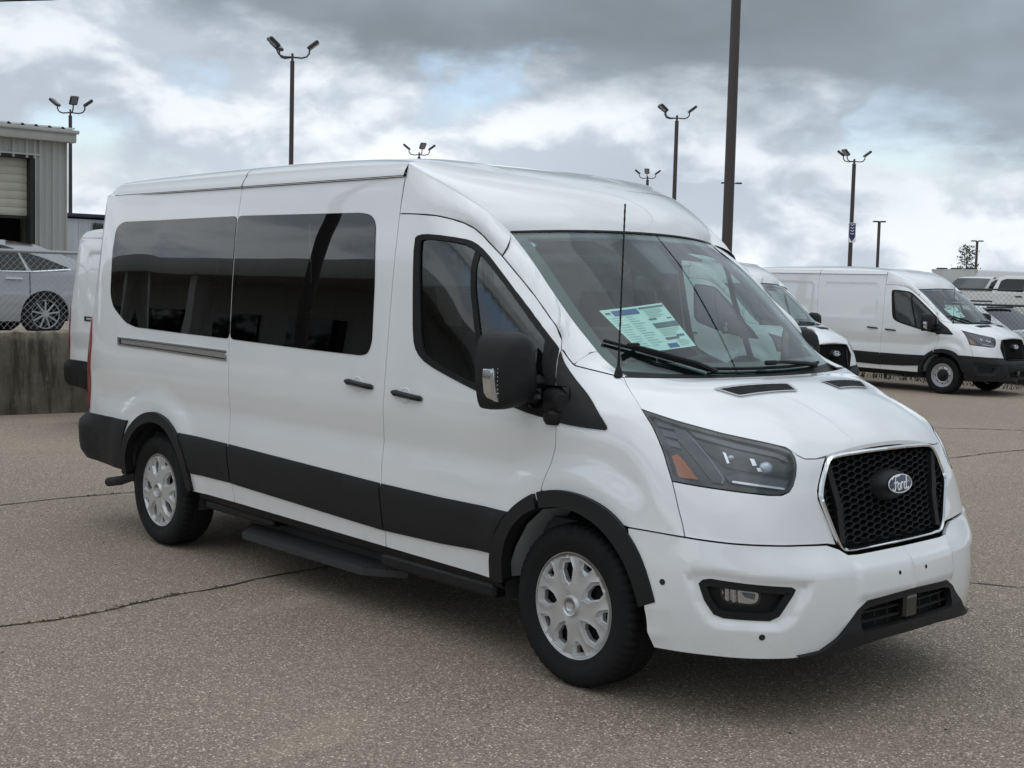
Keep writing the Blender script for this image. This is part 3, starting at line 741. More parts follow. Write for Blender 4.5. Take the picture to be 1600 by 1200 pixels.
def build_van(name, passenger=True, loc=(0, 0, 0)):
    van = empty(name, loc)
    wh = M['white']; fine = passenger
    st = .045 if fine else .06
    # -- flank panels
    arcr = CUTR[::-1]
    rq = rs = ()
    if not passenger: rq = [CARGO['rear'], inset(CARGO['rear'], .025)]; rs = [CARGO['slide'], inset(CARGO['slide'], .025)]
    quarter = [(-1.17,.46),(CUTR[0][0],.46)]+[p for p in CUTR if p[1] > .46]+[(CUTR[-1][0],.415)]+SEAMC+[(-1.17,2.255)]
    slide = SEAMC[::-1]+[(.963,.412)]+SEAMB+[(2.450,2.255)]
    slide = SEAMC[::-1]+SEAMB+[(2.450,2.255)]
    cutf = CUTF
    door = [(2.435,.394)]+[(cutf[0][0],.384)]+cutf[:6]+[(3.596,.835)]+DOORSEAM[::-1]+SEAMB[::-1]
    door = [SEAMB[0], (cutf[0][0],.383)]+cutf[1:6]+DOORSEAM[::-1][:-1]+SEAMB[::-1][:-1]
    fender = [DOORSEAM[-1]]+cutf[6:9]+[(4.10,.757),(4.25,.754),(4.364,.750),(4.344,.857),(4.336,.962),(4.326,1.027),(4.322,1.100),(4.322,1.174),(4.315,1.230),(4.323,1.286),(4.342,1.319),(4.368,1.348),(4.25,1.365),(4.12,1.378),(4.001,1.388),(3.90,1.425),(3.815,1.452)]+DOORSEAM[15:-1]
    if passenger:
        hq, hs = [inset(QWIN, .035)], [inset(SWIN, .035)]; off = 0.0
    else: hq = hs = []; off = recess
    panel('quarter_panel', quarter, wh, van, hq, off, step=st if fine else .05, extra=rq)
    panel('sliding_door', slide, wh, van, hs, off, step=st if fine else .05, sides=(-1,), extra=rs)
    panel('side_panel', slide, wh, van, hs, off, step=st if fine else .05, sides=(1,), extra=rs)
    dhole = inset(DLO, .018)
    doors = panel('front_door', door, wh, van, [dhole], 0.0, step=st)
    panel('fender', fender, wh, van, [], 0.0, step=.03)
    # -- glass
    def window(nm, outer, mat, par, fr=.05):
        panel('window_border', rounded(outer, .035, 3), M['frit'], par, [inset(rounded(outer, .035, 3), fr)], .003, step=.05, lip=.006, gap=0.0)
        return panel(nm, rounded(outer, .035, 3), mat, par, [], .0042, step=.08, lip=0, gap=.001)
    if passenger:
        window('rear_side_window', QWIN, M['glass_dark'], van); window('sliding_door_window', SWIN, M['glass_dark'], van)
    for sg, d in zip((-1, 1), doors):
        gi = smooth_poly(DGLASS, 1)
        panel('window_frame', smooth_poly(DLO, 1), M['rubber'], d, [inset(gi, .004)], .004, step=.05, sides=(sg,), lip=.020, gap=0)
        panel('door_window', gi, M['glass_door'], d, [], -.006, step=.03, sides=(sg,), lip=0, gap=-.004)
        panel('window_divider', [(2.988,1.907),(3.018,1.893),(3.05,1.70),(3.192,1.245),(3.158,1.25),(3.02,1.70)], M['rubber'], d, [], .001, step=.06, sides=(sg,), lip=.012, gap=0)
        hb = MB()
    panel('mirror_base_cover', rounded(SAIL, .012, 2), M['black_plastic'], van, [], .008, step=.05, lip=.02, gap=.001)
    # -- door handles with their cups
    for sg, d in zip((-1, 1), doors):
        for (s0, s1, z0, z1) in ([(2.514, 2.757, 1.186, 1.170)] if True else []):
            hnd(d, s0, s1, z0, z1, sg)
    hnd(van, 2.114, 2.359, 1.212, 1.196, -1)
    # -- slide rail on the quarter panel
    rl = [(-.440,1.318),(.922,1.304),(.924,1.240),(-.432,1.262)]
    panel('slide_rail', rounded(rl, .008, 2), M['brushed'] if passenger else M['black_plastic'], van, [inset(rounded(rl, .008, 2), .010)], .006, step=.05, sides=(-1,), lip=.008, gap=0)
    panel('rail_channel', rl, M['gloss_black'], van, [], .002, step=.06, sides=(-1,), lip=0, gap=.010)
    panel('rail_bar', [(-.38,1.303),(.915,1.289),(.915,1.258),(-.38,1.278)], M['brushed'] if passenger else M['steel'], van, [], .010, step=.06, sides=(-1,), lip=.008, gap=0)
    # -- roof
    seam = .915
    def roof_part(nm, xs, tail=False):
        rows = full([roof_row(x) for x in xs]); m = MB(); m.grid(np.array(rows)).flip()
        m.build(nm, wh, van, angle=50)
    roof_part('rear_roof', list(np.r_[-.88, -.868, -.85, -.82, np.linspace(-.78, seam-.004, 16)]))
    rows2 = [roof_row(x) for x in np.linspace(seam+.004, 2.45, 16)]
    m = MB(); m.grid(np.array(full(rows2))).flip(); m.build('roof', wh, van, angle=50)
    m = MB(); m.grid(np.array(full(dome_rows()))).flip(); m.build('roof_dome', wh, van, angle=50)
    # gutter line: dark joint under the roof skirt, and the joint across the roof
    m = MB()
    for sg in (-1, 1): m.tube([(x, sg*.9265, 2.2535) for x in np.linspace(-.72, 2.45, 20)], .006, 6)
    m.tube([(seam, p[1], p[2]-.004) for p in full([roof_row(seam)])[0]], .004, 6)
    m.build('roof_seal', M['rubber'], van)
    # -- pillar strips between the door seam and the windscreen edge
    A2 = DOORSEAM[:15]+[(3.815,1.452),(3.90,1.425),(4.001,1.388),(4.12,1.378),(4.25,1.365),(4.368,1.348)]
    def strip(nm, a, b, K, bulge, rows=9):
        a = np.array(a, float); a = spl(a, K); PA = G(a[:, 0], a[:, 1]); PB = spl(b, K)
        _, nA = surf(a, 0.0); tg = np.gradient(PA, axis=0); t = np.cross(nA, tg); t /= np.linalg.norm(t, axis=1, keepdims=True)
        t *= np.sign((t*(PB-PA)).sum(1, keepdims=True)); PA = PA+t*.0035
        P = strip_pts(PA, PB, K, bulge, t, rows)
        m = MB(); m.grid(P).flip(); both(nm, m, wh, van, angle=50)
    strip('roof_side_panel', [(2.452,2.065)]+DOORSEAM[1:8], CREASE, 26, .5)
    strip('windscreen_pillar', [(3.119,1.858)]+DOORSEAM[8:15]+[(3.815,1.452),(3.90,1.425),(3.993,1.392)], [(3.043,-.7455,1.977)]+WSEDGE[1:5]+[(3.676,-.80,1.456)], 26, .34)
    strip('cowl_side', [(4.004,1.388),(4.12,1.378),(4.25,1.365),(4.368,1.348)], [(3.684,-.80,1.450)]+WSEDGE[5:]+[(3.86,-.785,1.352)], 10, .35, 6)
    m = MB()                                                                       # B-pillar closing strip above the door seam
    m.add([(2.449,-.935,2.06),(2.453,-.935,2.06),(2.453,-.905,2.31),(2.449,-.905,2.31)], [(0, 1, 2, 3)]); m.v = [(x, y+.012, z) for x, y, z in m.v]
    both('pillar_seal', m, M['rubber'], van)
    # -- windscreen: pane, printed border, wipers
    vs_ = np.linspace(0, 1, 17); us = np.sin(np.linspace(-math.pi/2, math.pi/2, 29)); us[0] = -1; us[-1] = 1
    ws = MB().grid(ws_grid(vs_, us)).flip().build('windscreen', M['glass_clear'], van, angle=60)
    def border(v0, v1, u0, u1, k=10): return ws_grid(np.linspace(v0, v1, k), np.linspace(u0, u1, k), -.004)
    bm_ = MB()
    bm_.grid(border(0, .055, -1, 1, 24)); bm_.grid(border(.92, 1.0, -1, 1, 24)); bm_.grid(border(.05, .93, -1, -.925, 12)); bm_.grid(border(.05, .93, .925, 1, 12))
    bm_.build('windscreen_border', M['frit'], ws, angle=60)
    m = MB(); m.grid(np.array([[ws_pt(0, u)+np.array([0, 0, .004]) for u in us], [ws_pt(0, u)+np.array([.012, 0, -.004]) for u in us]])); m.build('windscreen_seal', M['rubber'], ws, angle=60)
    # -- hood with its two grilles, cowl
    hr = hood_rows(); Hh = np.array(full(hr)); hm = MB(); hm.grid(Hh).flip()
    k0 = len(hm.v); b0, b1 = Hh.shape[:2]
    under = Hh.copy(); under[..., 2] -= .016
    edge = [Hh[:, 0], under[:, 0]]; hm.grid(np.array(edge).transpose(0, 1, 2)); hm.grid(np.array([under[-1], Hh[-1]])); hm.grid(np.array([under[:, -1], Hh[:, -1]])); hm.grid(np.array([Hh[0], under[0]]))
    hood = hm.build('hood', wh, van, angle=48)
    flatH = Hh.reshape(-1, 3)
    bvh = BVHTree.FromPolygons([Vector(v) for v in Hh.reshape(-1, 3)], [f for f in hm.f[:(b0-1)*(b1-1)]])
    def hz(x, y):
        r_ = bvh.ray_cast(Vector((x, y, 3)), Vector((0, 0, -1)))[0]; return r_.z if r_ else 1.3
    for sg in (-1, 1):
        q = [(4.142,.562),(4.207,.122),(4.296,.158),(4.236,.49)]
        rect = rounded(q, .015, 3); ri = inset(rect, .010)
        pts, tris, _ = cdt(rect, [ri], .05, .03); V = [(p[0], sg*p[1], hz(p[0], sg*p[1])+.006) for p in pts]
        m = MB().add(V, [tuple(t) if sg > 0 else tuple(t[::-1]) for t in tris]); m.build('vent_frame', M['steel'] if passenger else M['black_plastic'], hood)
        pts, tris, _ = cdt(ri, [], .05, .03); V = [(p[0], sg*p[1], hz(p[0], sg*p[1])+.003) for p in pts]
        vent = MB().add(V, [tuple(t) if sg > 0 else tuple(t[::-1]) for t in tris]).build('hood_vent', M['dark_void'], hood)
        m = MB(); A_, B_, C_, D_ = [np.array(v) for v in inset(q, .010)]
        if np.linalg.norm(A_-np.array(q[0])) > .1: A_, B_, C_, D_ = D_, C_, B_, A_
        for t in np.linspace(.09, .91, 8):
            a0, a1 = A_+(B_-A_)*t, D_+(C_-D_)*t; m.tube([(w[0], sg*w[1], hz(w[0], sg*w[1])+.0032) for w in (a0, a1)], .0016, 4)
        for t in (.25, .5, .75):
            a0, a1 = A_+(D_-A_)*t, B_+(C_-B_)*t; m.tube([(w[0], sg*w[1], hz(w[0], sg*w[1])+.0032) for w in [a0+(a1-a0)*k for k in np.linspace(0, 1, 6)]], .0013, 4)
        m.build('vent_slats', M['black_plastic'], hood)
    cow = []
    for u in np.linspace(-1, 1, 25):
        a = ws_pt(1.0, u); k = 1-abs(u)**2; b = np.array([3.872+(4.03-3.872)*k, .81*u, 1.348+(1.341-1.348)*k]); cow.append([a+np.array([0, 0, -.002]), (a+b)/2-np.array([0, 0, .03]), b-np.array([-.02, 0, .012])])
    MB().grid(np.array(cow).transpose(1, 0, 2)).build('cowl', M['black_plastic'], van, angle=60)
    if True:
        for (p0, p1, pv) in (((.80,-.93),(.985,-.40),(.995,-.36)), ((.975,-.37),(.985,.80),(.965,.10))):
            v0, u0 = p0; v1, u1 = p1
            path = [(v0+(v1-v0)*t, u0+(u1-u0)*t) for t in np.linspace(0, 1, 9)]
            bl = MB()
            for k, (v, u) in enumerate(path): pass
            nrm = np.array([.66, 0, .75])
            bl.tube([ws_pt(min(v, 1), u)+nrm*.014 for v, u in path], .0075, 6)
            wip = bl.build('wiper_blade', M['rubber'], van)
            ar = MB()
            if u0 < -.9: pts_ = [ws_pt(.845, -.80)+nrm*.030, ws_pt(.90, -.66)+nrm*.034, ws_pt(.96, -.48)+nrm*.034, ws_pt(1.0, -.36)+nrm*.02]
            else: pts_ = [ws_pt(.965, .16)+nrm*.034, ws_pt(.965, .30)+nrm*.034, ws_pt(.985, .55)+nrm*.030, ws_pt(1.0, .72)+nrm*.015]
            ar.tube(pts_, [.006, .009, .010, .013], 6)
            c = pts_[0]; ar.box((c[0]-.012, c[1]-.035, c[2]-.012), (c[0]+.012, c[1]+.035, c[2]+.010), .004)
            ar.build('wiper_arm', M['black_plastic'], wip)
    # -- nose panel, lamps
    nose = [(4.364,.750),(4.541,.741),(4.695,.736),(4.845,.730),(5.0,.722),(5.050,.715)]+[(5.03,.755),(4.985,.86),(4.968,.905),(4.972,.935),(5.02,1.035),(5.05,1.066)]+HOODEDGE[::-1][1:5]+[(4.866,1.104)]+HEADL[5:14]+[(4.344,.857)]
    nose = [(4.364,.750),(4.541,.741),(4.695,.736),(4.845,.730),(5.0,.722),(5.052,.712),(5.028,.79),(4.996,.86),(4.980,.90),(4.983,.933),(5.032,1.030),(5.058,1.062),(5.0,1.058),(4.939,1.060),(4.905,1.074),(4.882,1.096)]+HEADL[6:16]+[(4.344,.857)]
    panel('nose_panel', nose, wh, van, [], 0.0, step=.03)
    headlights(van, fine)
    # -- bumper
    bpoly = [(4.1,.757)]+[p for p in CUTF[9:10]]
    bpoly = BUMPTOP[:]+[(5.466,.497),(5.30,.492),(5.16,.486),(5.10,.455),(4.981,.350),(4.90,.305),(4.807,.287),(4.447,.285),(4.235,.279),(4.203,.345),(4.190,.44),(4.192,.50),(4.170,.585),(4.120,.672)]
    bmat = wh if passenger else M['grain_plastic']
    bump = panel('front_bumper', bpoly, bmat, van, [inset(FOG, .002)], boff, step=.017 if fine else .03, lip=.02, join=True, bstep=.015)
    vpoly = [(4.80,.296),(4.90,.308),(4.981,.352),(5.10,.457),(5.16,.488),(5.466,.499),(5.466,.318),(5.25,.316),(5.0,.298),(4.86,.283)]
    vhole = rounded([(5.125,.452),(5.466+.02,.470),(5.466+.02,.375),(5.11,.362)], .015, 2)
    vp2 = vpoly[:5]+[(5.466,.499),(5.466,.472),(5.20,.462),(5.135,.452),(5.118,.43),(5.112,.385),(5.13,.362),(5.466,.368),(5.466,.318),(5.25,.316),(5.0,.298),(4.86,.283)]
    val = panel('lower_valance', vp2, M['grain_plastic'], van, [], lambda s, z: lowoff(s, z)+.004, step=.03, lip=.03, gap=0, join=True, bstep=.02)
    m = MB()
    for z in (.395, .432):
        s_ = np.linspace(5.10, 5.466, 14); p, nn_ = surf(np.stack([s_, np.full(14, z)], 1), lambda s, z: lowoff(s, z)-.03)
        full_ = [tuple(q) for q in p]+[(q[0], -q[1], q[2]) for q in p[::-1][1:]]; m.tube(full_, .007, 6)
    for s_ in (5.16, 5.25, 5.34, 5.43):
        p, _ = surf(np.array([[s_, .37], [s_, .47]]), lambda s, z: lowoff(s, z)-.04)
        for sg in (1, -1): m.tube([(q[0], sg*q[1], q[2]) for q in p], .006, 6)
    m.build('lower_grille', M['black_plastic'], val)
    p, _ = surf(np.array([[5.466, .42]]), lambda s, z: lowoff(s, z)-.02); c = p[0]
    m = MB(); m.box((c[0]-.03, -.05, .372), (c[0]+.022, .05, .478), .012); m.build('radar_cover', M['gloss_black'], val)
    m = MB()
    s_ = np.linspace(4.9, 5.466, 16); a, _ = surf(np.stack([s_, np.full(16, .33)], 1), lambda s, z: lowoff(s, z)-.07); b, _ = surf(np.stack([s_, np.full(16, .50)], 1), lambda s, z: lowoff(s, z)-.07)
    for sg in (1, -1): m.grid(np.array([a*[1, sg, 1], b*[1, sg, 1]]))
    m.build('grille_back', M['dark_void'], val)
    fogs(van, bump, passenger)
    for (s_, z_) in ((4.273,.563),(4.661,.378)):
        p, nn_ = surf(np.array([[s_, z_]]), boff); p, nn_ = Vector(p[0]), Vector(nn_[0])
        for sg in (1, -1):
            q = Vector((p.x, p.y*sg, p.z)); k = Vector((nn_.x, nn_.y*sg, nn_.z)); m = MB(); m.tube([q-k*.006, q+k*.002, q+k*.0022], [.0125, .0125, .010], 14)
            if passenger: m.build('parking_sensor', M['gloss_black'], bump)
    p, nn_ = surf(np.array([[5.366, .579]]), boff); p = Vector(p[0]); k = Vector(nn_[0])
    for sg in (1, -1):
        q = Vector((p.x, p.y*sg, p.z)); kk = Vector((k.x, k.y*sg, k.z)); m = MB(); m.tube([q-kk*.01, q+kk*.0015], .0085, 12); m.build('plate_hole', M['dark_void'], bump)
    grille(van, passenger)
    # -- cladding and arch trims
    top = lambda s: np.interp(s, [-1.2, .34, .93, 2.42, 2.9, 3.37], [.775, .768, .759, .722, .717, .722]); bot = lambda s: np.interp(s, [.5, .95, 2.4, 2.9, 3.28], [.529, .527, .480, .490, .509])
    g = M['grain_plastic']; cof = lambda s, z: .016-.010*sm(.02, 0.0, top(s)-z)-.006*sm(.02, 0, z-bot(s))
    ar_o = [p for p in ARCR if p[1] > .52 and p[0] > .3]
    rear_clad = [(s, float(top(s))) for s in (.355, .6, .90)]+[(SEAMC[4][0]-.01, float(top(.92)))]+[(.935, .70),(.95, .60),(.957, .528)]+[(s, float(bot(s))) for s in (.75, .505)]+[(.487,.56),(.452,.645),(.40,.718)]
    panel('rear_cladding', rear_clad, g, van, [], cof, step=.05, lip=.02, gap=.001)
    slide_clad = [(s, float(top(s))) for s in (.937, 1.4, 1.9, 2.415)]+[(2.428,.66),(2.437,.56),(2.438,float(bot(2.43)))]+[(s, float(bot(s))) for s in (2.0, 1.5, .965)]+[(.962,.585),(.948,.68)]
    panel('door_cladding', slide_clad, g, van, [], cof, step=.05, lip=.02, gap=.001)
    door_clad = [(s, float(top(s))) for s in (2.428, 2.9, 3.395)]+[(3.328,.64),(3.268,.51)]+[(s, float(bot(s))) for s in (2.9, 2.446)]+[(2.446,.56),(2.436,.66)]
    panel('door_cladding', door_clad, g, van, [], cof, step=.05, lip=.02, gap=.001)
    aoff = lambda s, z: .022
    sf, sb = smooth_poly(ARCF, 2, False), smooth_poly(ARCFI, 2, False)
    cut = 16
    fa = [tuple(p) for p in sf]; fb = [tuple(p) for p in sb]
    iA = min(range(len(fa)), key=lambda i: abs(fa[i][0]-3.590)); iB = min(range(len(fb)), key=lambda i: abs(fb[i][0]-3.612))
    panel('wheel_arch_trim', fa[:iA]+fb[:iB][::-1], g, van, [], aoff, step=.04, lip=.06, gap=.001)
    panel('wheel_arch_trim', fa[iA:]+fb[iB:][::-1], g, van, [], aoff, step=.04, lip=.06, gap=.001)
    sr, si = smooth_poly(ARCR, 2, False), smooth_poly(ARCRI, 2, False)
    panel('wheel_arch_trim', [tuple(p) for p in sr]+[tuple(p) for p in si][::-1], g, van, [], aoff, step=.04, lip=.06, gap=.001)
    rb = [(-1.60,.775),(-1.17,.775),(-.30,.780),(-.345,.70),(-.392,.59),(-.40,.44),(-.95,.455),(-1.10,.47),(-1.17,.48),(-1.60,.48)]
    panel('rear_bumper', rb, g, van, [], lambda s, z: .012+.075*sm(-.70, -1.15, s)*sm(.785, .70, z)*sm(.40, .52, z), step=.05, lip=.03, gap=.001)
    # -- tail lamps, rear doors
    panel('tail_lamp', [(-1.13,.80),(-.955,.80),(-.915,1.0),(-.905,1.30),(-.96,1.42),(-1.13,1.45)], M['red_lens'], van, [], .010, step=.05, lip=.012, gap=0)
    panel('rear_door', [(-2.022,.50),(-1.175,.50),(-1.175,2.25),(-2.022,2.25)], wh, van, [], 0.0, step=.08, lip=.015)
    m = MB(); r0 = full([roof_row(-.88)])[0]; m.grid(np.array([r0, [(x, y, min(z, 2.24)) for x, y, z in r0]])); m.build('rear_header', wh, van)
    # -- sills, step, underside, exhaust
    m = MB(); m.grid(np.array([[(.50,-.975,.418),(.963,-.985,.41),(2.435,-.985,.393),(3.27,-.978,.382)], [(.50,-.955,.375),(.963,-.965,.368),(2.435,-.962,.352),(3.30,-.955,.340)], [(.50,-.80,.36),(.963,-.80,.355),(2.435,-.80,.34),(3.27,-.80,.33)]])[::-1])
    both('sill_trim', m, M['black_plastic'], van)
    if passenger:
        P = [(.82,-.775),(1.05,-.99),(2.23,-.99),(2.43,-.84),(2.43,-.775)]
        m = MB(); k = len(P); m.add([(x, y, .250) for x, y in P]+[(x, y*.995, .212) for x, y in P], [tuple(range(k))[::-1]]+[tuple(range(k, 2*k))]+[(i, (i+1) % k, k+(i+1) % k, k+i) for i in range(k)])
        for i in range(15):
            y = -.978+i*.0125; x0 = 1.05-(.99+y)*1.07+.02; x1 = 2.23+(.99+y)*1.33-.02; m.box((x0, y, .2492), (min(x1, 2.42), y+.0065, .2555))
        m.box((1.0,-.80,.225), (2.40,-.765,.36))
        step_ = m.build('side_step', M['step_tread'], van, smooth=False)
        for x in (1.2, 2.2):
            b = MB(); b.box((x-.03,-.80,.23), (x+.03,-.62,.26)); b.build('step_bracket', M['underbody'], step_, smooth=False)
        m = MB(); m.box((.55,-.95,.318), (1.32,-.80,.362), .01); m.build('sill_rail', M['black_plastic'], van, smooth=False)
        m = MB(); m.box((2.36,-.968,.285),(3.24,-.80,.350),.014); m.build('sill_rail', M['black_plastic'], van, smooth=False)
        m = MB(); m.tube([(-.55,-.70,.34),(-.85,-.745,.315),(-1.00,-.75,.27),(-1.19,-.75,.235)], .033, 14, caps=False); m.tube([(-1.185,-.75,.236),(-1.17,-.75,.239)], .028, 14)
        m.build('exhaust_pipe', M['underbody'], van)
    m = MB(); m.box((-1.0,-.70,.33), (-.45,.70,.60)); m.box((.45,-.84,.30), (3.25,.84,.50)); m.box((3.0,-.42,.28), (4.45,.42,.9)); m.box((-.5,-.55,.32), (.5,.55,.62)); m.tube([(0,-.8,.356),(0,.8,.356)], .07, 12); m.tube([(3.75,-.8,.33),(3.75,.8,.33)], .05, 12)
    m.build('underbody', M['underbody'], van, smooth=False)
    for (cx, rr, x0, x1) in ((.05, .44, -.5, .6), (3.75, .455, 3.2, 4.3)):
        m = MB(); pts_ = [(cx+rr*math.cos(a), .40+rr*math.sin(a)) for a in np.linspace(-.25, math.pi+.25, 26)]
        m.grid(np.array([[(x, -.955, z) for x, z in pts_], [(x, -.62, z) for x, z in pts_]]))
        m.add([(cx, -.62, .2)]+[(x, -.62, z) for x, z in pts_], [(0, i+1, i+2) for i in range(25)])
        both('arch_liner', m, M['liner'], van)
    m = MB(); m.grid(np.array([[(3.30,-.95,.40),(3.36,-.95,.55),(3.43,-.95,.66),(3.53,-.95,.745)],[(3.36,-.80,.40),(3.42,-.80,.55),(3.49,-.80,.66),(3.58,-.80,.745)]])); both('arch_panel', m, M['primer'], van)
    # -- wheels
    kd = 'cap' if passenger else 'steel'
    for x in (0.0, 3.75):
        for sg in (-1, 1): wheel(van, x, sg*.868, kd, sg)
    mirrors(van, passenger)
    m = MB(); m.tube([(3.848,-.832,1.345),(3.848,-.832,1.372),(3.846,-.831,1.392)], [.022, .017, .010], 12); m.tube([(3.846,-.831,1.39),(3.842,-.826,1.46)], [.0075, .005], 8)
    pts_ = [(3.842-.016*t, -.826+.026*t, 1.46+.625*t) for t in np.linspace(0, 1, 40)]; m.tube(pts_, [.0035+.0012*(k % 2) for k in range(40)], 6); m.build('antenna', M['black_plastic'], van)
    cabin(van, passenger)
    return van

def hnd(par, s0, s1, z0, z1, sg):
    zc = (z0+z1)/2; sc_ = s0+.42*(s1-s0)
    p, n = surf(np.array([[s0, z0], [s1, z1], [sc_, zc]]), 0.0)
    a, b = Vector(p[0]), Vector(p[1]); nn_ = Vector(n[2]); u = (b-a).normalized(); v = nn_.cross(u).normalized()
    if v.z < 0: v = -v
    L_ = (b-a).length; m = MB(); rows = []
    for t in np.linspace(0, 1, 13):
        e = min(1, 6*t, 6*(1-t)); w = .0135*(.75+.25*e)*(1.15 if t < .2 or t > .85 else .95); out = .012+.020*min(1, 5*t, 5*(1-t)); c = a+u*(L_*t)+v*.001
        if t in (0.0, 1.0): w *= .6
        rows.append([c-v*w+nn_*.002, c-v*w*.9+nn_*out*.75, c-v*w*.4+nn_*out, c+v*w*.4+nn_*out, c+v*w*.9+nn_*out*.75, c+v*w+nn_*.002])
    m.grid(np.array([[tuple(q) for q in r] for r in rows]))
    if sg > 0: m.v = flip_y(m.v); m.f = [f[::-1] for f in m.f]
    h = m.build('door_handle', M['black_plastic'], par, angle=50)
    m = MB(); c = Vector(p[2])+u*.005; k = 22; v_ = [c+nn_*.001]
    ring = []
    for r_, d in ((.040, .0012), (.036, .0035), (.033, .0012)):
        ring.append([c+(u*math.cos(2*math.pi*i/k)*1.12+v*math.sin(2*math.pi*i/k))*r_+nn_*d for i in range(k)])
    vs_ = [tuple(q) for r_ in ring for q in r_]; f = [(i*k+j, i*k+(j+1) % k, (i+1)*k+(j+1) % k, (i+1)*k+j) for i in range(2) for j in range(k)]
    m.add(vs_, f); m.add([tuple(c-nn_*.0005)]+[tuple(q) for q in ring[2]], [(0, i+1, (i+1) % k+1) for i in range(k)])
    if sg > 0: m.v = flip_y(m.v); m.f = [f[::-1] for f in m.f]
    m.build('handle_cup', M['white'], h if par.type != 'MESH' else par)

def headlights(van, fine):
    hp = HEADL
    for sg in (-1, 1):
        hl = panel('headlight', hp, M['headlamp_dark'], van, [], -.030, step=.03, sides=(sg,), lip=0, gap=.002)[0]
        panel('lamp_rim', hp, M['gloss_black'], hl, [inset(smooth_poly(hp, 1), .015)], .0005, step=.03, sides=(sg,), lip=.034, gap=.003)
        def q(poly, mat, nm, off, **k): return panel(nm, poly, M[mat], hl, [], off, step=.025, sides=(sg,), lip=k.get('lip', .014), gap=0)
        q([(4.352,1.058),(4.380,1.068),(4.402,1.042),(4.446,.974),(4.366,.979)], 'amber', 'side_marker', -.010)
        # dark inner frame with a bright edge, ribs, brow, lower light bar
        q([(4.415,1.172),(4.452,1.160),(4.540,.985),(4.530,.966),(4.498,.969),(4.405,1.12)], 'headlamp_dark', 'lamp_divider', -.010)
        q([(4.452,1.163),(4.458,1.160),(4.546,.983),(4.536,.964),(4.530,.966),(4.538,.984)], 'headlamp_grey', 'lamp_edge', -.006, lip=.004)
        for k in range(3):
            z = 1.196-.036*k; q([(4.345+.004*k,z),(4.412-.004*k,z-.014),(4.410-.004*k,z-.036),(4.347+.004*k,z-.026)], 'headlamp_rib', 'lamp_rib', -.016)
        q([(4.475,1.160),(4.62,1.122),(4.79,1.086),(4.85,1.066),(4.853,1.046),(4.80,1.066),(4.62,1.100),(4.49,1.135)], 'headlamp_rib', 'lamp_brow', -.014)
        q([(4.490,1.118),(4.62,1.092),(4.80,1.058),(4.842,1.030),(4.835,.985),(4.80,.990),(4.56,1.022),(4.50,1.080)], 'gloss_black', 'lamp_bezel', -.024, lip=.004)
        q([(4.548,.990),(4.60,1.004),(4.80,.980),(4.838,.978),(4.815,.950),(4.560,.972)], 'headlamp_rib', 'light_bar', -.012)
        q([(4.570,.970),(4.80,.944),(4.806,.951),(4.575,.978)], 'reflector', 'light_strip', -.008, lip=.004)
        for (s_, z_, w_, h_) in ((4.572,1.062,.006,.022), (4.680,1.048,.011,.014), (4.700,1.020,.014,.007)):
            q([(s_-w_, z_+h_), (s_+w_*.8, z_+h_*.8), (s_+w_, z_-h_*.9), (s_-w_*.7, z_-h_)], 'reflector', 'lamp_mirror', -.016, lip=.006)
        for (s_, z_, r_) in ((4.590,1.060,.014), (4.735,1.026,.027)):
            p, nn_ = surf(np.array([[s_, z_]]), -.024); c = Vector(p[0]); k = Vector(nn_[0]).lerp(Vector((1, 0, 0)), .4).normalized()
            x = k.cross(Vector((0, 0, 1))).normalized(); y = x.cross(k)
            def ring(r, d, e=1.15): return [tuple(c+(x*math.cos(2*math.pi*i/20)*e+y*math.sin(2*math.pi*i/20))*r+k*d) for i in range(20)]
            m = MB(); rr = [ring(r_*1.0, -.004), ring(r_*.92, .006), ring(r_*.66, .014), ring(r_*.3, .018)]
            m.add([q_ for r in rr for q_ in r]+[tuple(c+k*.019)], [(i*20+j, i*20+(j+1) % 20, (i+1)*20+(j+1) % 20, (i+1)*20+j) for i in range(3) for j in range(20)]+[(60+j, 60+(j+1) % 20, 80) for j in range(20)])
            if sg > 0: m.v = flip_y(m.v)
            m.build('lamp_bulb', M['lens_bulb'], hl)
        panel('headlight_lens', hp, M['lens_clear'], hl, [], .0015, step=.03, sides=(sg,), lip=0, gap=.003)

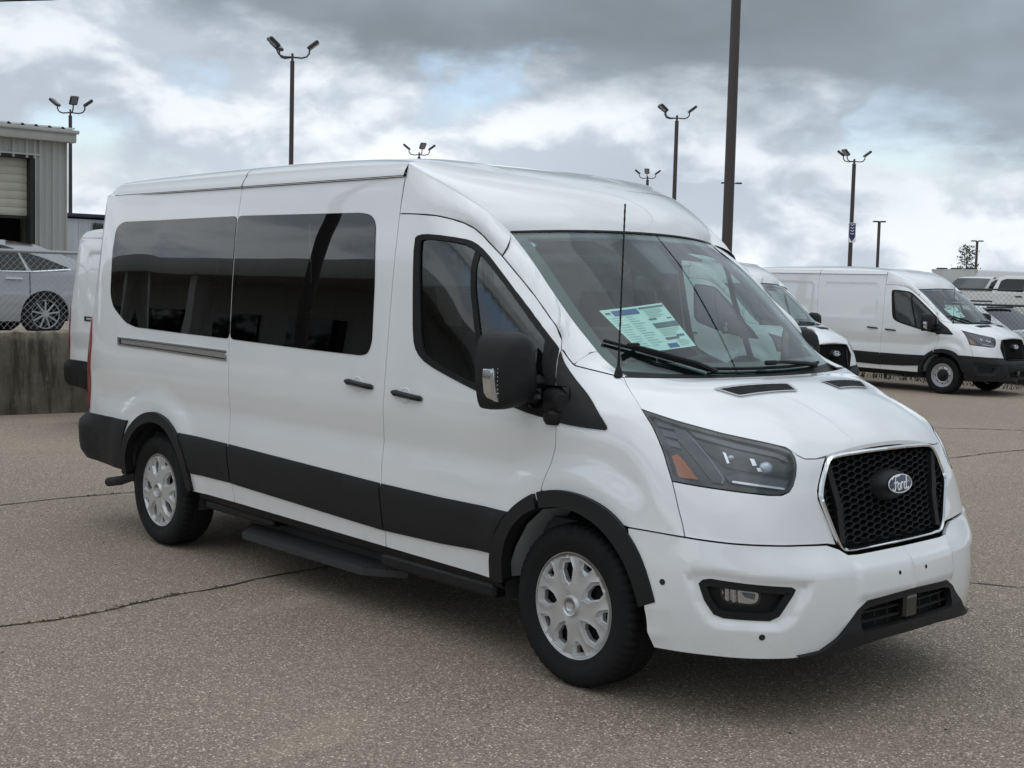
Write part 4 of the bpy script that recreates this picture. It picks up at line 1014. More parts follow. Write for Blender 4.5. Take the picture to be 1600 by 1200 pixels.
def fogs(van, bump, passenger):
    for sg in (-1, 1):
        fo = panel('fog_lamp', FOG, M['black_plastic'], bump, [inset(FOG, .030)], lambda s, z: boff(s, z)+.003, step=.03, sides=(sg,), lip=.012, gap=.001, bstep=.018)[0]
        fi = inset(FOG, .028)
        pts, tris, loops = cdt(fi, [], .03, .02); p, nn_ = surf(pts, lambda s, z: boff(s, z)-.030)
        rim, _ = surf(pts[loops[0]], lambda s, z: boff(s, z)+.002); b = len(p); k = len(loops[0])
        V = np.concatenate([p, rim]); F = [tuple(t) for t in tris]+[(loops[0][i], b+i, b+(i+1) % k, loops[0][(i+1) % k]) for i in range(k)]
        if sg > 0: V = V*MIR; F = [f[::-1] for f in F]
        m = MB().add(V, F); m.build('fog_recess', M['black_plastic'], fo, angle=40)
        if passenger:
            L_ = rounded([(4.505,.560),(4.66,.548),(4.655,.512),(4.63,.502),(4.530,.508),(4.510,.525)], .012, 2)
            panel('fog_reflector', L_, M['reflector'], fo, [], lambda s, z: boff(s, z)-.026+.006*np.sin(s*210)*(s < 4.575), step=.008, sides=(sg,), lip=.004, gap=0)
            panel('fog_shade', [(4.585,.550),(4.645,.545),(4.640,.520),(4.60,.530)], M['headlamp_grey'], fo, [], lambda s, z: boff(s, z)-.020, step=.03, sides=(sg,), lip=.006, gap=0)
            panel('fog_lens', L_, M['lens_clear'], fo, [], lambda s, z: boff(s, z)-.012, step=.03, sides=(sg,), lip=0, gap=-.004)

def grille(van, passenger):
    go = [tuple(p) for p in GRIL]
    gf = empty('front_grille', (0, 0, 0), 0, van)
    go = smooth_poly(GRIL[1:-1], 1, False); go = [(5.466, 1.082)]+[tuple(p) for p in go]+[(5.466, .681)]
    back = panel('grille_back', go, M['dark_void'], gf, [], -.045, step=.06, lip=0, gap=.001, join=True)
    # surround: outer path on the skin, inner path set in
    O = np.array(go); half = np.asarray(resample(O, .02, closed=False))
    tgt = np.gradient(half, axis=0); nn2 = np.stack([tgt[:, 1], -tgt[:, 0]], 1); nn2 /= np.linalg.norm(nn2, axis=1, keepdims=True)
    c = np.array([5.466, .88])
    s_ = np.sign((nn2*(c-half)).sum(1)); s_[np.abs(half[:, 0]-5.466) < .02] = np.sign(((c-half)*nn2).sum(1))[np.abs(half[:, 0]-5.466) < .02]
    nn2 *= s_[:, None]
    wid = np.interp(half[:, 1], [.68, .70, .92, 1.06, 1.09], [.012, .016, .024, .016, .013])[:, None]
    prof = [(0.0, 0.002), (.05, .014), (.45, .018), (.95, .012), (1.0, -.03)]
    rows = []
    for k, d in prof:
        q = half+nn2*wid*k; q[:, 0] = np.minimum(q[:, 0], 5.466); q[0, 0] = q[-1, 0] = 5.466
        p, _ = surf(q, d); rows.append(p)
    P = np.array(rows).transpose(1, 0, 2)
    full_ = np.concatenate([P, (P*MIR)[::-1][1:]])
    m = MB().grid(full_); m.build('grille_surround', M['chrome'] if passenger else M['grain_plastic'], gf, angle=40)
    # honeycomb bars
    inn = inset(smooth_poly([tuple(p) for p in np.concatenate([half, np.array([[2*5.466-a, b] for a, b in half[::-1]])])], 0), .022)
    m = MB(); th = .0042
    for r in range(-1, 34):
        for cc in range(-20, 21):
            cs = 5.466+cc*.100+(.050 if r % 2 else 0); cz = .675+r*.01335
            if not pip(np.array([[cs, cz]]), inn)[0]: continue
            hexo = [(cs+dx*(.0335), cz+dz*.0133) for dx, dz in ((-1, 0), (-.50, -1), (.50, -1), (1, 0), (.50, 1), (-.50, 1))]
            hexi = [(cs+dx*(.0335-th), cz+dz*(.0133-th*.62)) for dx, dz in ((-1, 0), (-.50, -1), (.50, -1), (1, 0), (.50, 1), (-.50, 1))]
            def to3(pp, d):
                out = []
                for s_, z_ in pp:
                    sg = -1 if s_ > 5.466 else 1; ss = s_ if sg > 0 else 2*5.466-s_
                    out.append((ss, z_, sg))
                p, _ = surf(np.array([(x, y) for x, y, _ in out]), d); return [tuple(q*[1, o[2], 1]) for q, o in zip(p, out)]
            v = to3(hexo, -.012)+to3(hexi, -.010)+to3(hexi, -.034)
            m.add(v, [(i, (i+1) % 6, 6+(i+1) % 6, 6+i) for i in range(6)]+[(6+i, 6+(i+1) % 6, 12+(i+1) % 6, 12+i) for i in range(6)])
    m.build('honeycomb', M['black_plastic'], gf, smooth=False)
    # the two slanted blades inside the opening
    for sg in (-1, 1):
        panel('grille_blade', [(5.045,1.035),(5.075,1.035),(5.118,.86),(5.112,.715),(5.080,.715),(5.082,.86)], M['black_plastic'], gf, [], .004, step=.04, sides=(sg,), lip=.03, gap=0)
    # badge on its dark boss
    p, _ = surf(np.array([[5.466, .925]]), 0.0); x0 = float(p[0][0])
    tilt = Matrix.Rotation(R(-9), 3, 'Y')
    def P3(y, z, d): q = tilt @ Vector((d, y, z)); return (x0+q.x, q.y, .925+q.z)
    K = 40; m = MB(); rings = [(.122, .072, -.03), (.116, .064, .010), (.104, .053, .034), (.096, .044, .046)]
    v = [P3(a*math.cos(2*math.pi*i/K), b*math.sin(2*math.pi*i/K), d) for a, b, d in rings for i in range(K)]
    f = [(i*K+j, i*K+(j+1) % K, (i+1)*K+(j+1) % K, (i+1)*K+j) for i in range(3) for j in range(K)]+[tuple(3*K+j for j in range(K))]
    bs = m.add(v, f).build('badge_boss', M['black_plastic'], gf, angle=40)
    m = MB(); v = [P3(a*math.cos(2*math.pi*i/K), b*math.sin(2*math.pi*i/K), d) for a, b, d in ((.092, .040, .046), (.092, .040, .052), (.088, .037, .053))  for i in range(K)]
    m.add(v, [(i*K+j, i*K+(j+1) % K, (i+1)*K+(j+1) % K, (i+1)*K+j) for i in range(2) for j in range(K)]+[tuple(2*K+j for j in range(K))]).build('badge', M['badge_blue'], bs, angle=40)
    m = MB(); m.tube([P3(.089*math.cos(2*math.pi*i/K), .038*math.sin(2*math.pi*i/K), .0535) for i in range(K+1)], .0024, 5); m.build('badge_ring', M['white_print'], bs)
    ford_script(P3(0, -.001, .0535), np.array(P3(1, 0, 0))-np.array(P3(0, 0, 0)), np.array(P3(0, 0, 1))*0+np.array(tilt @ Vector((0, 0, 1))), np.array(tilt @ Vector((1, 0, 0))), .063, .0034).xf(lambda p: (p[0], p[1], p[2])).build('badge_lettering', M['white_print'], bs)

def mirrors(van, passenger):
    for sg in (-1, 1):
        m = MB(); rows = []
        # stacked outlines from the glass side (rear) to the rounded front
        base = [(-1.055,1.225),(-1.245,1.195),(-1.285,1.235),(-1.305,1.40),(-1.285,1.505),(-1.235,1.548),(-1.12,1.548),(-1.075,1.525),(-1.045,1.40),(-1.035,1.28)]
        base = np.array(smooth_poly(base, 2)); base[:, 0] = -1.035+(base[:, 0]+1.035)*.86; base[:, 1] -= .012; c = base.mean(0)
        for x, k in ((3.425, .96), (3.43, 1.0), (3.48, 1.0), (3.53, .97), (3.565, .90), (3.588, .78), (3.60, .58), (3.604, .3)):
            q = c+(base-c)*k; rows.append([(x-.10*(-1.05-p[0])*1.0, p[0], p[1]) for p in q])
        rows = np.array(rows); rows = np.concatenate([rows, rows[:, :1]], axis=1)
        m.grid(rows); m.add([tuple(p) for p in rows[-1][:-1]], [tuple(range(len(base)))]); 
        if sg > 0: m.v = flip_y(m.v); m.f = [f[::-1] for f in m.f]
        mi = m.build('side_mirror', M['grain_plastic'], van, angle=45)
        m = MB(); m.add([(p[0]+.004, p[1]*sg/1.0 if sg < 0 else -p[1], p[2]) for p in rows[0][:-1]], [tuple(range(len(base)))]); m.build('mirror_glass', M['chrome'], mi, smooth=False)
        # arm
        m = MB(); m.box((3.49,-1.10,1.27), (3.56,-.95,1.345), .03); m.box((3.48,-1.075,1.20), (3.585,-.975,1.285), .04); m.box((3.56,-1.03,1.165), (3.72,-.965,1.30), .035); m.lathe([(.0,0),(.040,.0),(.052,.02),(.050,.05),(.03,.065),(0,.068)], 14, axis='z', center=(3.645,-1.005,1.135))
        if sg > 0: m.v = flip_y(m.v); m.f = [f[::-1] for f in m.f]
        m.build('mirror_arm', M['black_plastic'], mi, angle=40)
        # turn lamp let into the outer edge
        lp = [(-1.035+(a+1.035)*.86, b-.012) for a, b in [(-1.212,1.236),(-1.290,1.248),(-1.305,1.375),(-1.285,1.392),(-1.222,1.386),(-1.206,1.32)]]; lp = smooth_poly(lp, 1)
        for nm, mt, gr in (('turn_lamp', 'reflector', 0.0), ('turn_lamp_lens', 'lens_clear', .006)):
            m = MB(); k = len(lp); q = np.array(lp); xx = lambda p: 3.552-.52*max(0, (-1.205-p[0]))-.10*(-1.05-p[0])+gr+.014
            rr = [[(xx(p)-.05, p[0]-.003, p[1]) for p in q], [(xx(p), p[0]-.004, p[1]) for p in q], [(xx(p)+.004, p[0]*1.0, p[1]) for p in q*1.0]]
            qc = q.mean(0); rr[2] = [(xx(qc+(p-qc)*.85)+.006, *(qc+(p-qc)*.85)) for p in q]
            m.add([p for r in rr for p in r], [(i*k+j, i*k+(j+1) % k, (i+1)*k+(j+1) % k, (i+1)*k+j) for i in range(2) for j in range(k)]+[tuple(2*k+j for j in range(k))])
            if nm == 'turn_lamp':
                for zz_ in np.linspace(1.27, 1.375, 7): m.box((xx((-1.23, zz_))+.006, -1.252, zz_-.003), (xx((-1.23, zz_))+.011, -1.208, zz_+.003))
            if sg > 0: m.v = flip_y(m.v); m.f = [f[::-1] for f in m.f]
            tl = m.build(nm, M[mt], mi, angle=40)
        if passenger:
            m = MB(); xc = 3.552-.52*.02-.10*(-1.05+1.225)+.024; m.tube([(xc-.02,-1.225,1.295),(xc,-1.225,1.295)], .008, 10); 
            if sg > 0: m.v = flip_y(m.v)
            m.build('turn_bulb', M['amber'], mi)
        if sg > 0 and passenger: _fold(mi)

def _fold(mi):
    # the far mirror stands folded back against its door
    mi.matrix_local = Matrix.Translation((3.50, 1.0, 0)) @ Matrix.Rotation(R(42), 4, 'Z') @ Matrix.Translation((-3.50, -1.0, 0))
def seat_mb(x, y, w=.46, back=.62, head=True):
    m = MB(); m.box((x-.02, y-w/2, .78), (x+.48, y+w/2, .93), .05)
    rows = []
    for t, (bx, z, k, d) in enumerate(((0.02, .86, 1.0, .10), (-.02, 1.05, 1.04, .11), (-.06, 1.25, 1.0, .10), (-.10, 1.40, .86, .085), (-.12, .86+back, .60, .06))):
        hw = w/2*k; rows.append([(x+bx-d, y-hw*.8, z), (x+bx-d*.3, y-hw, z), (x+bx+d*.4, y-hw*.95, z), (x+bx+d*.35, y, z), (x+bx+d*.4, y+hw*.95, z), (x+bx-d*.3, y+hw, z), (x+bx-d, y+hw*.8, z), (x+bx-d*1.1, y, z)])
    rows = np.array(rows); rows = np.concatenate([rows, rows[:, :1]], 1); m.grid(rows[:, ::-1]); m.add(rows[-1][:-1], [tuple(range(7, -1, -1))])
    if head: m.box((x-.19, y-.13, 1.50), (x-.08, y+.13, 1.70), .045)
    return m
def cabin(van, passenger):
    m = MB(); m.box((-.95,-.86,.62), (3.9,.86,.70)); m.build('cabin_floor', M['trim_grey'], van, smooth=False)
    # ceiling lining
    rows = [[(x, -.86, 2.12), (x, -.80, 2.20), (x, -.5, 2.26), (x, 0, 2.28), (x, .5, 2.26), (x, .80, 2.20), (x, .86, 2.12)] for x in (-.85, 0, 1.2, 2.4)]+[[(2.85,-.80,2.00),(2.85,-.72,2.06),(2.88,-.4,2.12),(2.9,0,2.13),(2.88,.4,2.12),(2.85,.72,2.06),(2.85,.80,2.00)],[(3.03,-.70,1.955),(3.05,-.6,1.96),(3.12,-.3,1.965),(3.15,0,1.97),(3.12,.3,1.965),(3.05,.6,1.96),(3.03,.70,1.955)]]
    MB().grid(np.array(rows)).build('headliner', M['headliner'] if passenger else M['trim_grey'], van, angle=60)
    # dashboard
    prof = [(3.32,.80),(3.30,1.05),(3.36,1.20),(3.48,1.262),(3.62,1.275),(3.80,1.285),(3.93,1.30)]
    rows = []
    for y in np.linspace(-.80, .80, 17):
        hood_ = .045*math.exp(-((y-.40)/.22)**2); rows.append([(min(x, 3.93-.22*abs(y/.8)**2.2), y*(1 if z < 1.28 else .95), z+(hood_ if 1.15 < z < 1.28 else 0)) for x, z in prof])
    MB().grid(np.array(rows)).build('dashboard', M['trim_grey'], van, angle=60)
    m = MB(); c = Vector((3.16, .42, 1.22)); ax = Vector((-.80, 0, .60)).normalized(); x = Vector((0, 1, 0)); y = ax.cross(x)
    m.tube([c+(x*math.cos(a)+y*math.sin(a))*.195 for a in np.linspace(0, 2*math.pi, 33)], .016, 8, caps=False)
    for a in (0, math.pi, -math.pi/2): m.tube([c+(x*math.cos(a)+y*math.sin(a))*.19, c-ax*.02], .018, 6)
    m.lathe([(.001, .03), (.06, .03), (.075, 0)], 16, axis='z', center=(0, 0, 0)); nv = 48
    m.v[-nv:] = [tuple(c-ax*.03+x*p[0]+y*p[1]+ax*p[2]) for p in m.v[-nv:]]
    m.tube([c-ax*.03, c-ax*.35], .03, 8); m.build('steering_wheel', M['trim_grey'], van)
    for yy in (-.43, .43): seat_mb(2.62, yy).build('front_seat', M['seat'], van, angle=50)
    if passenger:
        for x in (1.65, .75, -.15):
            for yy in (-.55, -.08, .42): seat_mb(x, yy, .43).build('rear_seat', M['seat'], van, angle=50)
    else:
        m = MB(); m.box((2.28,-.88,.70), (2.31,.88,2.15)); m.build('bulkhead', M['trim_grey'], van, smooth=False)
    # camera housing and mirror at the top of the windscreen
    m = MB(); a = [ws_pt(v, u) for v, u in ((.02,-.13),(.02,.13),(.30,.085),(.30,-.085))]
    q = [np.array(p)-np.array([.02, 0, .012]) for p in a]; q2 = [np.array(p)-np.array([.13, 0, .05]) for p in a]; q2[2] = q2[2]+np.array([.03, 0, -.02]); q2[3] = q2[3]+np.array([.03, 0, -.02])
    m.add(q+q2, [(0, 1, 2, 3), (7, 6, 5, 4), (0, 4, 5, 1), (1, 5, 6, 2), (2, 6, 7, 3), (3, 7, 4, 0)]); cp = ws_pt(.31, -.02)
    m.box((cp[0]-.16, -.13, cp[2]-.10), (cp[0]-.12, .13, cp[2]-.02), .015); m.build('camera_housing', M['trim_grey'], van, smooth=False)
    for sg in (-1, 1):
        v = MB(); e = [ws_pt(.10, sg*.18)-np.array([.10, 0, .04]), ws_pt(.10, sg*.85)-np.array([.10, 0, .04]), ws_pt(.04, sg*.85)-np.array([.22, 0, .02]), ws_pt(.04, sg*.18)-np.array([.22, 0, .02])]
        v.add(e+[p-np.array([0, 0, .015]) for p in e], [(0, 1, 2, 3), (7, 6, 5, 4), (0, 4, 5, 1), (1, 5, 6, 2), (2, 6, 7, 3), (3, 7, 4, 0)]); v.build('sun_visor', M['trim_grey'], van, smooth=False)
# ------------------------------------------------------------------ ground
FX, FY = math.cos(YAW), math.sin(YAW)
def ground_h(x, y):
    w = (x-CAM.x)*FX+(y-CAM.y)*FY
    return -.17*sm(9.5, 20, w)
def asphalt():
    m, n, b, o = material('asphalt')
    tc = n.new('ShaderNodeTexCoord').outputs['Object']
    warp = n.mapping(tc)
    v1 = n.voro(warp, 125, 'Color'); v1d = n.voro(warp, 125, 'Distance')
    g = n.new('ShaderNodeSeparateColor'); n.put(g.inputs[0], v1)
    v2 = n.voro(warp, 290, 'Color'); g2 = n.new('ShaderNodeSeparateColor'); n.put(g2.inputs[0], v2)
    stone = n.ramp(g.outputs[0], [(0.0, (.055, .05, .045)), (.25, (.11, .102, .092)), (.55, (.23, .215, .195)), (.80, (.38, .357, .327)), (.94, (.58, .555, .52)), (1.0, (.78, .76, .73))])
    fine = n.ramp(g2.outputs[1], [(0, (.09, .083, .075)), (.5, (.21, .196, .178)), (.9, (.33, .31, .285)), (1, (.46, .445, .42))])
    c = n.mix(n.mapr(g.outputs[2], .25, .65), stone, fine)
    gapm = n.mapr(v1d, .45, .75)
    c = n.mix(n.math('MULTIPLY', gapm, .75), c, (.075, .07, .063, 1))
    big = n.noise(tc, .22, 5, .6); mid = n.noise(tc, 1.3, 6, .65)
    c = n.mix(n.mapr(big, .30, .70, .0, .38), c, (.27, .243, .208, 1))
    c = n.mix(n.mapr(mid, .52, .78, 0, .35), c, (.15, .14, .128, 1))
    st = n.noise(n.mapping(tc, scale=(.7, .25, 1)), 1.1, 4, .6)
    c = n.mix(n.mapr(st, .62, .75, 0, .30), c, (.36, .335, .295, 1))
    spots = n.noise(tc, 3.1, 2, .5); c = n.mix(n.mapr(spots, .72, .80, 0, .45), c, (.05, .047, .044, 1))
    oc = n.xyz(tc); far = n.math('ADD', n.math('MULTIPLY', oc[0], FX), n.math('MULTIPLY', oc[1], FY))       # asphalt blends paler and warmer farther along the view heading
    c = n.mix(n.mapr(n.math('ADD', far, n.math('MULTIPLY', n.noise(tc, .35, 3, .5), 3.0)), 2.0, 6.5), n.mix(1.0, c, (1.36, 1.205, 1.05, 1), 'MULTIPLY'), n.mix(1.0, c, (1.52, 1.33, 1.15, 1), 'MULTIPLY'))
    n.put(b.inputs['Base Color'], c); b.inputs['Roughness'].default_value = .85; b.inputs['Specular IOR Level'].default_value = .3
    bp = n.new('ShaderNodeBump'); bp.inputs['Strength'].default_value = .9; bp.inputs['Distance'].default_value = .004
    n.put(bp.inputs['Height'], n.math('ADD', n.math('MULTIPLY', n.math('SUBTRACT', 1.0, v1d), .7), n.math('MULTIPLY', g2.outputs[0], .4))); n.put(b.inputs['Normal'], bp.outputs[0])
    return m
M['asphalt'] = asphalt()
ax = np.r_[-400, -250, -150, -100, -70, np.arange(-50, 20.1, 1.0), 30, 45, 70, 120, 250, 400]
ay = np.r_[-400, -250, -150, -90, -60, -40, np.arange(-28, 40.1, 1.0), 50, 70, 100, 150, 250, 400]
X, Y = np.meshgrid(ax, ay, indexing='ij'); Z = ground_h(X, Y)
g = MB().grid(np.stack([X, Y, Z], -1)); g.f = [f[::-1] for f in g.f]
ground = tag(g.build('ground', M['asphalt']), kind='structure')
# joints and cracks in the asphalt: narrow filled furrows, some with moss
M['crack'] = simple('crack_filling', (.030, .027, .022), .95, var=.4, vscale=20)
M['moss'] = simple('moss', (.11, .095, .03), .95, var=.5, vscale=30)
def crack(pts, w, seed, moss=0.0):
    rnd = random.Random(seed); P = spl([(x, y, 0) for x, y in pts], int(max(30, 14*np.linalg.norm(np.subtract(pts[0], pts[-1])))))
    m = MB(); mm = MB(); row = []; off = 0
    for i, p in enumerate(P):
        off = off*.8+rnd.gauss(0, w*.55); t = P[min(i+1, len(P)-1)]-P[max(i-1, 0)]; t = t/np.linalg.norm(t); nrm = np.array([-t[1], t[0], 0])
        ww = w*(.45+rnd.random()*.9); c = p+nrm*off; z = float(ground_h(c[0], c[1]))
        row.append([(c+nrm*ww)+[0, 0, z+.0042], (c)+[0, 0, z+.0050], (c-nrm*ww)+[0, 0, z+.0042]])
        if rnd.random() < moss*(.5+.5*math.sin(i*.21+seed)):
            for _ in range(12):
                a = rnd.uniform(0, 6.28); q = c+t*rnd.uniform(-.06, .06)+nrm*rnd.gauss(0, ww*1.6); L_ = rnd.uniform(.004, .012); d = np.array([math.cos(a), math.sin(a), 0])*L_
                b = q+[0, 0, z+.003]; mm.add([b-d, b+d, b+np.array([d[0]*.5, d[1]*.5, L_*.9])], [(0, 1, 2)])
    o = m.grid(np.array(row)).build('crack', M['crack'], ground)
    if moss:
        mr = []; q_ = 0; sd_ = random.Random(seed+50)
        for i, p in enumerate(P):
            q_ = q_*.9+sd_.gauss(0, .35); c = np.array(row[i][1]); k = max(0, q_+.3)*.020*moss+.0004; nrm = np.array(row[i][0])-np.array(row[i][2]); nrm[2] = 0; nrm /= np.linalg.norm(nrm)
            e = sd_.gauss(0, .004); mr.append([c+nrm*(k+e)-[0, 0, .0032], c+nrm*e-[0, 0, .0018], c-nrm*(k-e)-[0, 0, .0032]])
        MB().grid(np.array(mr)).build('moss', M['moss'], o)
    if mm.v: tag(mm.build('moss', M['moss'], o, smooth=False), kind='stuff')
crack([(1.50,-6.0),(1.36,-2.52),(1.39,-2.25),(1.37,-1.99),(1.28,-1.6),(1.27,-1.31),(1.19,-.85),(1.18,-.44),(1.15,.07),(1.1,1.2)], .0075, 3, 1.0)
crack([(-1.85,-4.0),(-1.95,-1.24),(-2.0,-.7),(-1.98,-.22),(-1.9,1.0)], .007, 5, .2)
crack([(3.2,1.4),(3.74,2.37),(4.06,2.53),(5.0,3.3)], .008, 8, 0)
crack([(-.9,4.2),(.0,6.5),(.26,8.38),(.28,10.12),(1.2,13)], .013, 9, 0)
crack([(-4.5,9.4),(-2.1,11.88),(-1.08,12.86),(1,15.5)], .016, 11, 0)
crack([(-3.2,2.9),(-3.0,5.2),(-2.4,8.2),(-2.7,12)], .014, 12, 0)
# loose grit and bits lying about
rnd = random.Random(31); m = MB()
for _ in range(420):
    x = rnd.uniform(-4, 6); y = rnd.uniform(-5, 9); s_ = rnd.choice([.002, .003, .003, .004, .005, .008]); z = float(ground_h(x, y)); a = rnd.uniform(0, 3)
    c, d = math.cos(a)*s_, math.sin(a)*s_; m.add([(x+c, y+d, z+.001), (x-d, y+c, z+.001), (x-c, y-d, z+.001), (x+d, y-c, z+.001), (x, y, z+s_*.8)], [(0, 1, 4), (1, 2, 4), (2, 3, 4), (3, 0, 4)])
tag(m.build('grit', M['crack'], smooth=False), kind='stuff')
# ------------------------------------------------------------------ the passenger van
van = build_van('passenger_van', True)
tag(van, 'large white passenger van with dark side windows, black cladding and chrome grille', 'van')
# price sheet behind the windscreen and the small oval sticker
def ws_patch(vu, lift, k=8):
    a, b, c, d = [np.array(p) for p in vu]; P = []
    for i in np.linspace(0, 1, k):
        P.append([])
        for j in np.linspace(0, 1, k):
            q = (a*(1-j)+b*j)*(1-i)+(d*(1-j)+c*j)*i; p = ws_pt(q[0], q[1]); P[-1].append(p-np.array([.68, 0, .73])*lift)
    return np.array(P)
SH = [(.580,-.790),(.520,-.309),(.806,-.300),(.850,-.720)]
def sub(u0, v0, u1, v1):
    a, b, c, d = [np.array(p) for p in SH]; f = lambda u, v: tuple((a*(1-u)+b*u)*(1-v)+(d*(1-u)+c*u)*v)
    return [f(u0, v0), f(u1, v0), f(u1, v1), f(u0, v1)]
sheet = MB().grid(ws_patch(sub(0, 0, 1, 1), .010)).build('price_sheet', M['paper'], angle=60)
tag(sheet, 'printed pale price sheet with blue header inside the windscreen of the white passenger van', 'price sheet')
def printed(nm, mat, rects):
    m = MB()
    for r in rects: m.grid(ws_patch(sub(*r), .008, 4))
    m.build(nm, M[mat], sheet)
printed('header_print', 'ink_blue', [(.13,.05,.52,.17),(.52,.88,.70,.97),(.80,.72,.95,.755),(.74,.44,.97,.465)])
printed('dark_print', 'ink_grey', [(.55,.045,.98,.08),(.57,.42,.99,.535),(.575,.75,.82,.80),(.57,.31,.70,.345),(.88,.33,.96,.35),(.03,.075,.10,.115)])
rnd = random.Random(4); L1 = []
for i in range(13): v = .21+i*.055; L1 += [(.03, v, .03+rnd.uniform(.12, .20), v+.012), (.27, v, .27+rnd.uniform(.10, .22), v+.012)]
for i in range(6): v = .11+i*.034; L1.append((.60, v, .60+rnd.uniform(.20, .36), v+.012))
for i in range(5): v = .565+i*.034; L1.append((.58, v, .58+rnd.uniform(.2, .38), v+.011))
for i in range(4): v = .83+i*.033; L1.append((.74, v, .74+rnd.uniform(.1, .22), v+.011))
printed('text_lines', 'ink_pale', L1)
M['pale_green'] = simple('pale_sticker', (.45, .62, .62), .5)
K = 24; ov = [(.105+.030*math.sin(2*math.pi*k/K), -.945+.050*math.cos(2*math.pi*k/K)) for k in range(K)]
mo = MB().add([tuple(ws_pt(*p)-np.array([.68, 0, .73])*.006) for p in [(.105, -.945)]+[(a, b) for a, b in ov]], [(0, i+1, (i+1) % K+1) for i in range(K)])
oval = tag(mo.build('inspection_sticker', M['pale_green']), 'small pale oval sticker in the upper corner of the windscreen of the white passenger van', 'sticker')
m = MB(); ri = [tuple(ws_pt(.105+.026*math.sin(2*math.pi*k/K), -.945+.043*math.cos(2*math.pi*k/K))-np.array([.68, 0, .73])*.004) for k in range(K+1)]; m.tube(ri, .002, 4)
for du in (-.028, -.008, .014): m.tube([tuple(ws_pt(.095, -.945+du)-np.array([.68, 0, .73])*.004), tuple(ws_pt(.116, -.945+du+.004)-np.array([.68, 0, .73])*.004)], .0045, 4)
m.build('sticker_print', M['ink_grey'], oval)
# ------------------------------------------------------------------ cargo vans behind
cargo = build_van('cargo_van', False, (-9.02, 18.86, -.17))
cargo.rotation_euler.z = .02
tag(cargo, 'windowless white cargo van with black bumper and steel wheels beside the far fence', 'van', 'white cargo vans')
c2 = copy_tree(cargo); c2.location = (-8.78, 12.62, -.17); c2.rotation_euler.z = .005
tag(c2, 'white cargo van half hidden behind the windscreen and hood of the passenger van', 'van', 'white cargo vans')
c3 = copy_tree(cargo); c3.location = (-6.95, 2.91, -.11); c3.rotation_euler.z = -.005
tag(c3, 'white cargo van backed up to the stained concrete wall, only its rear corner showing', 'van', 'white cargo vans')
def sheet_for(v, lab):
    s = sheet.copy(); COL.objects.link(s); s.parent = None
    s.matrix_world = Matrix.LocRotScale(v.location, v.rotation_euler, None)
    for ch in kids(sheet): c = ch.copy(); COL.objects.link(c); c.parent = s
    tag(s, lab, 'price sheet')
sheet_for(cargo, 'printed price sheet inside the windscreen of the cargo van beside the far fence')

# ------------------------------------------------------------------ plain cars farther off
def cpanel(nm, poly, mat, par, wf, off=0.0, holes=(), step=.10, lip=.03, sides=(-1, 1)):
    pts, tris, loops = cdt(poly, holes, step)
    y = -(np.array([wf(x, z) for x, z in pts])+off); V = np.stack([pts[:, 0], y, pts[:, 1]], 1); F = [tuple(t) for t in tris]; VV = list(V)
    if lip:
        for lp in loops:
            b = len(VV); k = len(lp); VV += [V[i]+np.array([0, lip, 0]) for i in lp]; F += [(lp[i], b+i, b+(i+1) % k, lp[(i+1) % k]) for i in range(k)]
    r = []
    for sg in sides:
        m = MB()
        if sg < 0: m.add(VV, F)
        else: m.add([v*MIR for v in np.array(VV)], [f[::-1] for f in F])
        r.append(m.build(nm, mat, par, angle=40))
    return r
M['car_glass'] = simple('dark_car_glass', (.010, .012, .013), .04)
M['car_glass_clear'] = glass('car_windscreen', (.34, .40, .39), .07)
